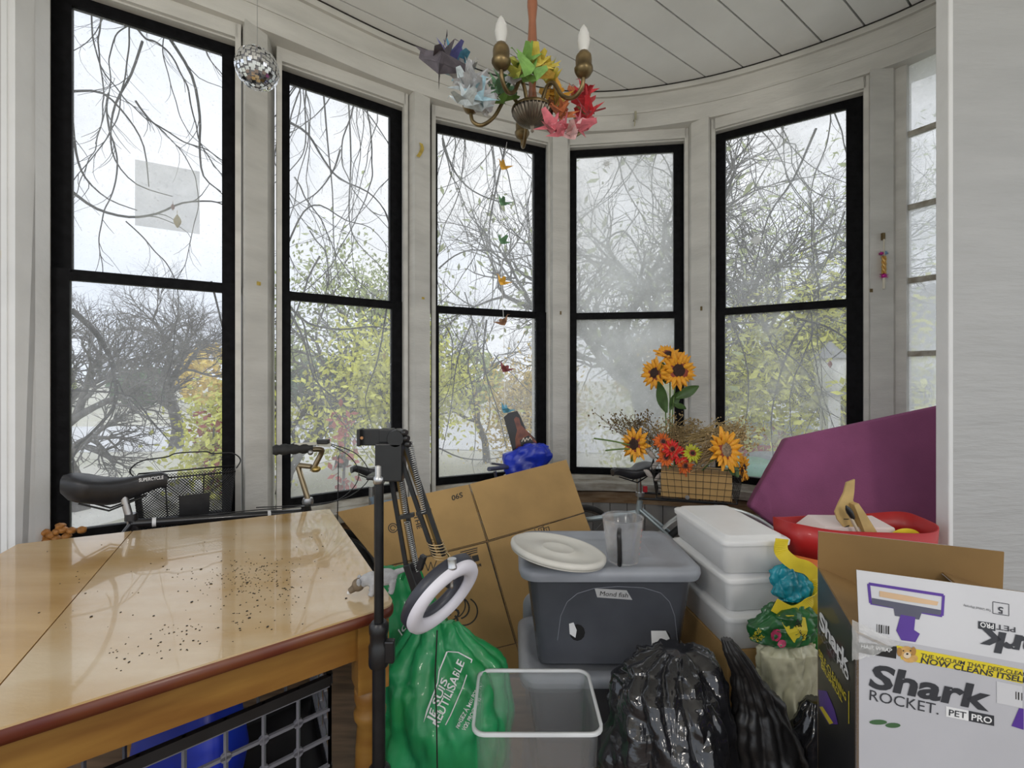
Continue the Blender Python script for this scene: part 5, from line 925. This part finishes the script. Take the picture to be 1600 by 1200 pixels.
# blue bag and bottle sign on the second bike
def blob(rings, amp, fr, seed, nu=40, nv=34, M_=None, hard=True, an=(1, 1, 1)):   # crumpled bag skin through (z, cx, cy, rx, ry)
    mb = MB(M_); k = len(rings) - 1
    def fn(u, v):
        t = min(v, .9999) * k; i = int(t); t -= i; r0, r1 = rings[i], rings[i + 1]; sm = t * t * (3 - 2 * t) * .5 + t * .5; z, cx, cy, rx, ry = (a + (b - a) * sm for a, b in zip(r0, r1)); a = u * 2 * math.pi
        p = Vector((cx + rx * math.cos(a), cy + ry * math.sin(a), z)); q = Vector((p.x * an[0] + p.z * (an[0] - 1) * .4, p.y * an[1], p.z * an[2])) * fr + Vector((seed, seed * .7, 0)); w_ = noise.turbulence(q, 4, hard) - .55; w2 = abs(math.sin(a * 5 + 3 * noise.noise(q * .6))) ** .6 - .6
        dv = Vector((math.cos(a), math.sin(a), .3)); return p + dv * (amp * (w_ * 1.5 + w2 * .6)) * min(1, max(rx, ry) / .06)
    mb.grid(nu, nv, fn, wrap=True); n0 = len(mb.v) - nu; mb.add([mb.M.inverted() @ p for p in mb.v[n0:n0 + nu]], [tuple(range(nu))], True); mb.add([mb.M.inverted() @ p for p in mb.v[:nu]], [tuple(range(nu))[::-1]], True); return mb
BLU = mat('royal_blue_nylon', (.012, .035, .45), .35, var=.35, scale=8, coat=.2)
c = P(826, 728, 2.60); q = blob([(-.14, c.x - .02, c.y, .03, .03), (-.10, c.x - .02, c.y, .08, .05), (-.02, c.x - .03, c.y, .12, .06), (.06, c.x, c.y, .13, .06), (.11, c.x + .03, c.y, .09, .05), (.125, c.x + .05, c.y, .04, .03)], .028, 9, 4); q.v = [p + up * c.z for p in q.v]; tag(q.build('blue_bag', BLU), 'royal blue nylon bag slumped over the hidden handlebar', 'bag')
sg = thing('bottle_sign', P(815, 700, 2.66), 'black sign with a brown beer bottle picture stuck in the blue bag', 'sign'); n_s = Vector((.1, -1, .05)).normalized()
def SG(px, py, l=0): o_ = P(815, 680, 2.66); r = ray(px, py); return EYEV + r * ((o_ - EYEV).dot(n_s) / r.dot(n_s)) + n_s * l
BKS = mat('black_sign_card', (.015, .012, .012), .35, coat=.3); MB().prism([SG(*p) for p in ((787, 652), (795, 645), (808, 642), (813, 650), (822, 672), (836, 685), (841, 700), (838, 725), (805, 725), (800, 700))], -n_s * .006).build('panel', BKS, sg)
MB().prism([SG(*p, .001) for p in ((803, 655), (806, 651), (811, 653), (814, 664), (826, 676), (838, 690), (840, 704), (836, 715), (812, 715), (806, 700), (805, 685), (808, 672))], -n_s * .001).build('bottle_picture', mat('brown_bottle_print', (.30, .075, .025), .3, var=.4, scale=20, rgb2=(.10, .02, .01), coat=.4), sg)
MB().prism([SG(*p, .002) for p in ((812, 688), (826, 680), (834, 692), (835, 700), (828, 712), (816, 706))], -n_s * .001).build('bottle_label', BKS, sg); o_b = MB().prism([SG(*p) for p in ((760, 600), (900, 600), (900, 760), (760, 760))], -n_s * .001).bvh()
print_shape('label_script', stroke([(815, 690), (818, 684), (820, 690), (823, 684), (825, 688), (828, 683), (831, 687)], 1.2) + stroke([(820, 698), (824, 693), (826, 698), (830, 693), (833, 696)], 1.1), o_b, mat('cream_print', (.7, .62, .5), .5), sg, .0035)
# ---------------------------------------------------------------- green reusable bags
GRN = mat('green_woven_plastic', (.012, .24, .06), .42, var=.25, scale=6, rgb2=(.02, .33, .12), bump=.05, coat=.15)
q = blob([(.005, -.21, 1.44, .17, .12), (.12, -.21, 1.44, .21, .15), (.28, -.205, 1.45, .215, .14), (.38, -.215, 1.46, .18, .10), (.46, -.235, 1.47, .12, .06), (.505, -.24, 1.475, .085, .025), (.515, -.24, 1.475, .07, .012)], .030, 4.5, 11, 120, 80, an=(1.6, 1, .9)); gbv = q.bvh()
ga = thing('reusable_bag', (-.21, 1.44, 0), 'crumpled green reusable shopping bag with white French lettering, under the ring light', 'bag', 'green reusable bags'); q.build('bag_body', GRN, ga)
print_text('lettering', 'JE SUIS', (676, 1130), (700, 1062), 11, gbv, INKW, ga, .015, .15, lift=.004); print_text('lettering', 'RÉUTILISABLE', (686, 1136), (727, 1034), 12, gbv, INKW, ga, .015, .15, lift=.004)
print_shape('label_outline', stroke([(662, 1128), (668, 1110), (684, 1066), (686, 1048), (699, 1017), (716, 1019), (737, 1032), (722, 1075), (704, 1118), (697, 1133)], 1.6), gbv, INKW, ga, .004)
print_text('lettering', 'PENSEZ À MOI POUR', (716, 1140), (752, 1072), 6, gbv, INKW, ga, .01, .1, lift=.004); print_text('lettering', 'VOS PROCHAINS', (727, 1142), (752, 1092), 6, gbv, INKW, ga, .01, .1, lift=.004)
q = blob([(.005, -.36, 1.68, .13, .10), (.15, -.36, 1.68, .16, .11), (.36, -.37, 1.69, .16, .09), (.48, -.40, 1.70, .12, .06), (.58, -.42, 1.70, .08, .03), (.60, -.42, 1.70, .06, .012)], .018, 6, 23, 70, 44); gb2 = thing('reusable_bag', (-.36, 1.68, 0), 'green reusable bag between the table leg and the cardboard', 'bag', 'green reusable bags'); q.build('bag_body', GRN, gb2)
MB().tube(curve([P(628, 905, 1.62), P(640, 885, 1.60), P(655, 890, 1.6), P(662, 915, 1.62)], 6), .006, 6).build('handle', GRN, gb2)
print_text('lettering', 'lo', (628, 994), (640, 974), 10, q.bvh(), INKW, gb2, .01, .2, lift=.004)
# ---------------------------------------------------------------- clear plastic tub
CLR2 = mat('clear_tub_plastic', (.90, .92, .93), .08, var=.02, trans=.85, alpha=.35); tc_ = Vector((.065, 1.285, .003))
tub = thing('clear_tub', tc_, 'open clear plastic tub on the floor in front of the totes', 'tub')
b = MB(); b.rrect([(0, .145, .095, .02), (.38, .158, .118, .028), (.392, .166, .126, .032), (.396, .166, .126, .032), (.392, .156, .116, .026), (.38, .150, .110, .025), (.006, .138, .088, .018)], tc_, 4); b.build('tub_body', CLR2, tub)
MB().rrect([(.392, .169, .130, .034), (.400, .169, .130, .034), (.400, .161, .122, .028), (.392, .161, .122, .028)], tc_, 4, cap=False).build('rim', mat('milky_rim', (.8, .82, .83), .2, alpha=.75), tub)
for k, (x, y, z, dx) in enumerate(((-.06, .0, .03, .07), (.03, .02, .03, .09), (.09, -.01, .03, .06))): MB().box(tc_ + Vector((x, y, z)), (dx, .05, .05)).build('paper_scrap', mat('cream_paper', (.65, .62, .52), .8), tub) if False else tag(MB().box(tc_ + Vector((x, y, .012 + .02)), (dx, .045, .04)).build('paper_packet', mat('cream_paper', (.65, .62, .52), .8), None, bevel=.004), ['cream paper packet lying in the clear tub, left one', 'widest cream paper packet lying in the clear tub', 'narrow cream paper packet lying in the clear tub'][k].replace('packet lying in the clear tub, left one', 'packet inside the clear tub, nearest the green bag'), 'packet', 'packets in the clear tub')
# ---------------------------------------------------------------- black garbage bags
GAR = mat('glossy_black_film', (.012, .012, .014), .13, var=.3, scale=10, bump=.55, bscale=11, coat=.6, stretch=(1, 1, 2.6))
GARM = mat('matte_black_film', (.014, .013, .013), .42, var=.3, scale=10, bump=.35, bscale=26)
q = blob([(.005, .42, 1.22, .12, .10), (.06, .42, 1.22, .17, .15), (.25, .42, 1.23, .18, .16), (.40, .425, 1.24, .17, .145), (.47, .43, 1.26, .155, .12), (.515, .44, 1.28, .12, .085), (.535, .46, 1.30, .05, .04)], .034, 4.5, 31, 170, 120, an=(1.9, 1, .8)); tag(q.build('garbage_bag', GAR), 'shiny crumpled black garbage bag in front of the grey totes', 'garbage bag', 'black garbage bags')
q = blob([(.005, .70, 1.24, .08, .09), (.08, .70, 1.24, .10, .11), (.28, .69, 1.24, .095, .10), (.42, .66, 1.24, .065, .06), (.51, .62, 1.235, .035, .035), (.57, .585, 1.23, .024, .022), (.60, .572, 1.23, .016, .012)], .022, 8, 37, 90, 80); tag(q.build('garbage_bag', GARM), 'dull black garbage bag with a twisted upright neck', 'garbage bag', 'black garbage bags')
q = blob([(.005, .845, 1.295, .05, .05), (.1, .845, 1.295, .065, .06), (.28, .845, 1.29, .065, .055), (.37, .845, 1.29, .04, .04), (.395, .845, 1.29, .02, .02)], .016, 14, 41, 60, 40); tag(q.build('garbage_bag', GAR), 'small shiny black bag squeezed beside the vacuum carton', 'garbage bag', 'black garbage bags')
# cream bag, soil bag, turquoise bag
q = blob([(.005, .80, 1.415, .06, .05), (.2, .82, 1.415, .085, .04), (.38, .84, 1.412, .10, .042), (.46, .85, 1.41, .10, .04), (.485, .86, 1.41, .07, .02)], .028, 7, 47, 90, 60, an=(1.8, 1, .7)); tag(q.build('cream_bag', mat('cream_plastic_film', (.62, .60, .42), .35, var=.1, scale=10, coat=.2)), 'pale cream plastic bag under the green soil bag', 'bag')
SB_ = thing('soil_bag', P(1222, 1010, 1.40), 'green potting soil bag with yellow label and flower picture', 'soil bag'); GS = mat('dark_green_film', (.02, .13, .035), .3, var=.4, scale=12, coat=.3)
q = blob([(.490, .82, 1.405, .07, .035), (.50, .82, 1.405, .10, .045), (.54, .83, 1.41, .105, .045), (.575, .85, 1.415, .085, .04), (.60, .86, 1.42, .05, .02)], .020, 14, 53, 90, 44); q.build('bag_body', GS, SB_); sbv = q.bvh(); YL = mat('yellow_print', (.72, .58, .03), .45)
print_shape('yellow_label', [[(1217, 962), (1240, 962), (1246, 985), (1230, 990)], [(1240, 962), (1258, 965), (1262, 985), (1246, 985)], [(1230, 990), (1246, 985), (1262, 985), (1258, 1000), (1240, 1004)]], sbv, YL, SB_, .002); print_text('lettering', 'TERREAU', (1238, 972), (1256, 1000), 9, sbv, INK, SB_, .015, lift=.003)
print_shape('flower_picture', [[(1212 + 9 * math.cos(a * .7), 992 + 10 * math.sin(a * .7)) for a in range(9)], [(1222 + 7 * math.cos(a * .7), 1005 + 6 * math.sin(a * .7)) for a in range(9)]], sbv, mat('pink_flower_print', (.5, .04, .12), .4, var=.4, scale=60), SB_, .0025); print_text('lettering', 'ALL PURPOSE', (1170, 1008), (1190, 985), 6, sbv, YL, SB_, .01, lift=.003); print_text('lettering', 'POTTING SOIL', (1176, 1014), (1194, 994), 6, sbv, YL, SB_, .01, lift=.003)
q = blob([(.605, .875, 1.435, .04, .02), (.62, .875, 1.435, .06, .03), (.66, .87, 1.44, .062, .028), (.70, .87, 1.442, .04, .02), (.72, .87, 1.442, .02, .01)], .018, 18, 59, 70, 40); tag(q.build('turquoise_bag', mat('turquoise_film', (.01, .28, .36), .25, var=.35, scale=14, coat=.3)), 'turquoise plastic bag tucked under the striped tote handles', 'bag')
# ---------------------------------------------------------------- rainbow striped tote
rb = thing('striped_tote', (1.15, 1.545, 0), 'rainbow striped shopping tote with red rim and yellow handles', 'tote bag'); ctrB = Vector((1.165, 1.575, 0))
def rr_ring(z, hx, hy, wob=0): 
    out = []
    for k in range(40): a = 2 * math.pi * k / 40; cx_, sx_ = math.cos(a), math.sin(a); out.append(ctrB + Vector((hx * abs(cx_) ** .5 * (1 if cx_ > 0 else -1), hy * abs(sx_) ** .5 * (1 if sx_ > 0 else -1), z + wob * math.sin(2 * a + .6))))
    return out
STR = [('red_stripe', (.40, .010, .010), .70, .805), ('orange_stripe', (.62, .13, .01), .60, .70), ('yellow_stripe', (.75, .55, .02), .50, .60), ('green_stripe', (.04, .30, .05), .40, .50), ('blue_stripe', (.02, .12, .45), .28, .40), ('violet_stripe', (.15, .03, .28), .005, .28)]
for nm, c_, z0, z1 in STR:
    m_ = mat('woven_' + nm, c_, .45, var=.12, scale=8, coat=.1); h0_, h1_ = .195 + .055 * z0 / .8, .195 + .055 * z1 / .8; y0_, y1_ = .075 + .02 * z0 / .8, .075 + .02 * z1 / .8; w0 = .012 if z0 > .6 else .0; w1 = .012 if z1 > .6 else 0
    b = MB(); o1, o2, i2, i1 = rr_ring(z0, h0_, y0_, w0), rr_ring(z1, h1_, y1_, w1), rr_ring(z1, h1_ - .004, y1_ - .004, w1), rr_ring(z0, h0_ - .004, y0_ - .004, w0); b.loft([o1, o2, i2, i1], False, True, True); b.build(nm, m_, rb)
MB().prism(rr_ring(.006, .19, .072), (0, 0, .004)).build('bag_bottom', mat('woven_violet_stripe'), rb)
YH = mat('yellow_webbing', (.80, .62, .03), .5, var=.15, scale=10)
def ribbon(pts, wd, wdir, nm='handle'):
    c_ = curve(pts, 8); mb = MB(); n_ = len(c_); mb2 = []
    for i, p in enumerate(c_):
        dd = (c_[min(i + 1, n_ - 1)] - c_[max(i - 1, 0)]).normalized(); t = i / (n_ - 1); wv = Vector(wdir[0]).lerp(Vector(wdir[1]), t).normalized(); wv = (wv - dd * wv.dot(dd)).normalized(); nn = dd.cross(wv) * .0012; mb2.append([p - wv * wd / 2 - nn, p + wv * wd / 2 - nn, p + wv * wd / 2 + nn, p - wv * wd / 2 + nn])
    mb.loft(mb2, True, False, False); mb.build(nm, YH, rb)
ribbon([P(1222, 842, 1.44), P(1221, 862, 1.44), P(1240, 880, 1.425), P(1262, 888, 1.42), P(1275, 905, 1.42), P(1270, 930, 1.41), P(1258, 948, 1.405), P(1236, 957, 1.40), P(1210, 945, 1.395)], .042, ((.7, 0, .7), (.2, 0, 1)))
ribbon([P(1396, 842, 1.50), P(1412, 834, 1.50), P(1430, 838, 1.52), P(1440, 856, 1.52), P(1450, 890, 1.52)], .035, ((.3, 0, 1), (1, .2, .2)))
tag(MB().prism([ctrB + Vector((x, y, z)) for x, y, z in ((-.20, -.06, .69), (.1, -.07, .69), (.1, -.055, .80), (-.12, -.045, .80), (-.20, -.05, .745))], Vector((0, .10, .012))).build('pale_parcel', mat('pale_pink_paper', (.70, .60, .57), .7, var=.06), bevel=.004), 'pale pinkish paper parcel inside the striped tote', 'parcel')
TAN = mat('tan_card', (.52, .36, .14), .75, var=.15, scale=14); yb = 1.53
bp = thing('tan_card_holder', P(1340, 850, yb), 'tan card holder with a black brush standing in the striped tote', 'card holder')
MB().prism([P(x, y, yb) for x, y in ((1323, 754), (1336, 749), (1335, 768), (1333, 782), (1345, 800), (1376, 850), (1376, 885), (1345, 885), (1328, 845), (1322, 828), (1309, 812), (1305, 800), (1311, 786), (1319, 770))], (0, .006, 0)).build('card_back', TAN, bp)
MB().prism([P(x, y, yb - .002) for x, y in ((1327, 786), (1334, 784), (1345, 800), (1376, 850), (1376, 872), (1352, 850))], (0, -.022, 0)).build('card_tray', TAN, bp)
b = MB(); b.lathe([(.002, 0), (.008, .012), (.010, .025), (.007, .045), (.004, .05)], P(1322, 790, yb - .03), 10, axis=(.55, 0, -1)); b.build('brush_tip', BLKP, bp); MB().tube([P(1330, 810, yb - .03), P(1350, 848, yb - .03)], .005, 8).build('brush_handle', mat('pale_brush_wood', (.55, .45, .33), .5), bp)
print_shape('slits', stroke([(1319, 824), (1327, 821)], 1.6) + stroke([(1318, 811), (1326, 811)], 1.4), MB().prism([P(x, y, yb - .0001) for x, y in ((1300, 745), (1345, 745), (1345, 850), (1300, 850))], (0, .002, 0)).bvh(), INK, bp, .001)
# ---------------------------------------------------------------- vacuum cleaner carton
FX, FD, DD = Vector((.671, .90, 0)), Vector((.922, -.387, 0)).normalized(), Vector((.387, .922, 0)).normalized(); BW, BD, BH = .36, .33, .795
vb = thing('vacuum_carton', FX + FD * BW / 2 + DD * BD / 2, 'open vacuum cleaner carton with Shark Rocket lettering, black side and grey front'.replace('Shark Rocket lettering', 'large dark lettering'), 'carton')
GFR = mat('grey_white_print', (.50, .50, .53), .45, var=.05, scale=4); BSD = mat('black_print_card', (.018, .018, .020), .4, var=.3, coat=.2); BRI = mat('brown_inner_card', (.26, .155, .055), .8, var=.12, scale=5); WFL = mat('white_flap_print', (.60, .60, .62), .45, var=.05)
def panel(nm, o_, a, b, m_, th_=.004, inner=True):
    n_ = a.cross(b).normalized(); mb = MB(); mb.prism([o_, o_ + a, o_ + a + b, o_ + b], n_ * -.0015); ob = mb.build(nm, m_, vb)
    i_ = MB(); i_.prism([o_ - n_ * .0015, o_ + a - n_ * .0015, o_ + a + b - n_ * .0015, o_ + b - n_ * .0015], -n_ * th_); i_.build('inner_card', BRI, ob); return ob, mb.bvh()
Z0 = up * .003; H_ = up * BH
fo, fb_ = panel('front_face', FX + Z0, FD * BW, H_, GFR); lo_, lb_ = panel('side_face', FX + DD * BD + Z0, -DD * BD, H_, BSD); panel('side_face', FX + FD * BW + Z0, DD * BD, H_, BSD); panel('back_face', FX + FD * BW + DD * BD + Z0, -FD * BW, H_, GFR)
MB().prism([FX + Z0, FX + FD * BW + Z0, FX + FD * BW + DD * BD + Z0, FX + DD * BD + Z0], up * .004).build('bottom', BRI, vb)
t0 = FX + H_ + Z0; ff, ffb = panel('front_flap', t0 + FD * .006, FD * (BW - .006), up * .118 + DD * .018, WFL); bf, _ = panel('back_flap', t0 + FD * BW + DD * BD, -FD * BW, up * .10 - DD * .006, GFR)
sf, _ = panel('side_flap', t0, DD * BD, up * -.035 + FD * .10, BSD); sf2, _ = panel('side_flap', t0 + FD * BW + DD * BD, -DD * BD, up * .03 - FD * .11, GFR)
DKI = mat('charcoal_print', (.035, .037, .045), .45); GLDP = mat('golden_fur_print', (.60, .36, .12), .6, var=.2, scale=80); PURP = mat('purple_print', (.09, .035, .28), .4); GRYP = mat('grey_print', (.20, .20, .22), .5)
print_shape('dark_band', [[(1339, 1003), (1401, 1010), (1400, 1029), (1338, 1019)]], fb_, BSD, fo, .0006); print_text('lettering', 'HAIR WRAP', (1345, 1012), (1393, 1019), 6, fb_, INKW, fo, .01, lift=.0012)
print_shape('yellow_band', [[(1400, 1008), (1500, 1027), (1598, 1046), (1598, 1068), (1500, 1047), (1408, 1030)]], fb_, YL, fo, .0006); print_text('lettering', 'THE VACUUM THAT DEEP-CLEANS', (1438, 1026), (1610, 1058), 6, fb_, DKI, fo, .01, lift=.0012); print_text('lettering', 'NOW CLEANS ITSELF', (1438, 1035), (1604, 1067), 8.5, fb_, DKI, fo, .02, lift=.0012)
def ell(cx_, cy_, rx, ry, n_=14): return [(cx_ + rx * math.cos(2 * math.pi * k / n_), cy_ + ry * math.sin(2 * math.pi * k / n_)) for k in range(n_)]
print_shape('dog_picture', [ell(1416, 1019, 11, 10), ell(1422, 1028, 12, 7)], fb_, GLDP, fo, .0012); print_shape('dog_ear', [ell(1405, 1018, 4, 7), ell(1427, 1017, 4, 7)], fb_, mat('tan_fur_print', (.42, .22, .06), .6), fo, .0014); print_shape('dog_muzzle', [ell(1417, 1023, 6, 5)], fb_, mat('pale_fur_print', (.75, .62, .45), .6), fo, .0016); print_shape('dog_nose', [ell(1417, 1021, 2, 1.6, 8), ell(1411, 1016, 1.2, 1.2, 8), ell(1422, 1016, 1.2, 1.2, 8)], fb_, INK, fo, .0019)
print_text('brand_lettering', 'Shark', (1357, 1072), (1546, 1110), 37, fb_, DKI, fo, .034, .12, up=(2, -35), lift=.0012); print_text('lettering', 'ROCKET.', (1358, 1093), (1466, 1116), 16, fb_, DKI, fo, 0, up=(1, -16), lift=.0012)
print_shape('white_tag', [[(1478, 1103), (1513, 1110), (1513, 1126), (1478, 1119)]], fb_, INKW, fo, .0008); print_text('lettering', 'PET', (1482, 1117), (1509, 1122), 9, fb_, DKI, fo, .01, up=(.5, -9.5), lift=.0014); print_shape('dark_tag', [[(1513, 1110), (1553, 1118), (1553, 1134), (1513, 1126)]], fb_, DKI, fo, .0008); print_text('lettering', 'PRO', (1517, 1124), (1549, 1130), 9, fb_, INKW, fo, .02, up=(.5, -9.5), lift=.0014)
print_shape('white_sticker', [[(1557, 1064), (1597, 1072), (1597, 1106), (1557, 1098)]], fb_, WFL, fo, .0008); print_shape('purple_corner', [[(1580, 1134), (1592, 1106), (1599, 1107), (1599, 1140)]], fb_, PURP, fo, .0008); print_shape('barcode', stroke([(1587, 1080), (1587, 1092)], 1.5) + stroke([(1591, 1081), (1591, 1093)], 2) + stroke([(1596, 1082), (1596, 1094)], 1.4), fb_, INK, fo, .0012); print_shape('leaf_picture', [ell(1372, 1128, 14, 4), ell(1395, 1133, 12, 4)], fb_, mat('dark_green_print', (.05, .12, .05), .5), fo, .0008)
# flap prints (upside down)
print_shape('nozzle_frame', stroke([(1357, 912), (1474, 930), (1472, 962), (1360, 942), (1357, 912)], 4.5), ffb, PURP, ff, .0008); print_shape('brush_roll', [[(1374, 923), (1420, 931), (1466, 940), (1464, 946), (1420, 940), (1374, 932)]], ffb, mat('peach_print', (.62, .42, .25), .5), ff, .001); print_shape('nozzle_body', [[(1362, 934), (1470, 953), (1469, 961), (1440, 957), (1436, 968), (1398, 962), (1396, 950), (1362, 943)]], ffb, mat('slate_print', (.09, .09, .13), .4), ff, .0009); print_shape('nozzle_neck', [[(1407, 960), (1430, 964), (1428, 984), (1437, 990), (1430, 1003), (1408, 1000), (1400, 985)]], ffb, PURP, ff, .0011)
print_shape('barcode', [s_ for k in range(6) for s_ in stroke([(1370 + k * 3.6, 975 + k * .6), (1370 + k * 3.6, 988 + k * .6)], 1 + (k % 3) * .7)], ffb, INK, ff, .0009)
print_text('brand_lettering', 'Shark', (1690, 1010), (1532, 984), 30, ffb, DKI, ff, .045, .12, up=(-2, 30), lift=.0012); print_text('lettering', 'PET', (1586, 980), (1556, 975), 8, ffb, DKI, ff, .01, up=(0, 8), lift=.0014); print_shape('dark_tag', [[(1528, 970), (1555, 974), (1555, 986), (1528, 982)]], ffb, DKI, ff, .0008); print_text('lettering', 'PRO', (1552, 975), (1531, 971.5), 7, ffb, INKW, ff, .02, up=(0, 7.5), lift=.0014)
print_shape('box_outline', stroke([(1551, 940), (1576, 944), (1576, 962), (1551, 958), (1551, 940)], 1), ffb, DKI, ff, .0008); print_text('lettering', '5', (1567, 949), (1559, 947.5), 9, ffb, DKI, ff, .02, up=(0, 10), lift=.0012); print_text('lettering', 'Year Limited Warranty', (1548, 952), (1505, 944), 4, ffb, DKI, ff, 0, up=(0, 4), lift=.0012)
# side prints
print_text('brand_lettering', 'Shark', (1281, 978), (1327, 1052), 26, lb_, INKW, lo_, .04, .1, up=(-1, -26), lift=.0012); print_text('lettering', 'ROCKET', (1280, 992), (1311, 1042), 12, lb_, GRYP, lo_, 0, up=(0, -12), lift=.0012); print_text('lettering', 'PRO', (1309, 1034), (1327, 1066), 12, lb_, INKW, lo_, .03, up=(0, -12), lift=.0013)
print_text('lettering', 'SELF-CLEANING', (1280, 1024), (1323, 1096), 11, lb_, YL, lo_, .02, up=(0, -11), lift=.0012); print_text('lettering', 'BRUSHROLL', (1284, 1043), (1317, 1098), 10, lb_, YL, lo_, .02, up=(0, -10), lift=.0012); print_shape('yellow_outline', stroke([(1279, 1120), (1278, 1003), (1327, 1080), (1327, 1131)], 1.2), lb_, YL, lo_, .0009)
print_shape('nozzle_picture', [[(1279, 1078), (1292, 1080), (1305, 1110), (1310, 1132), (1296, 1132), (1282, 1110)]], lb_, PURP, lo_, .0009); print_shape('brush_picture', [[(1281, 1105), (1286, 1104), (1303, 1130), (1297, 1132)]], lb_, YL, lo_, .0012)
TP_ = mat('clear_packing_tape', (.80, .80, .78), .12, var=.1, scale=30, alpha=.4, bump=.6, bscale=40); q = MB(); tA = t0 + FD * .004
q.grid(10, 8, lambda u, v: tA - DD * .004 - FD * .012 * 1 + FD * (.075 * u * (1 - .5 * v)) - up * (.05 * v * (1 - .4 * u)) + up * .03 * (1 - v) * (1 - u) + (-DD) * (.006 + .006 * noise.noise(Vector((u * 6, v * 6, 1))))); q.build('packing_tape', TP_, vb, fix=False)
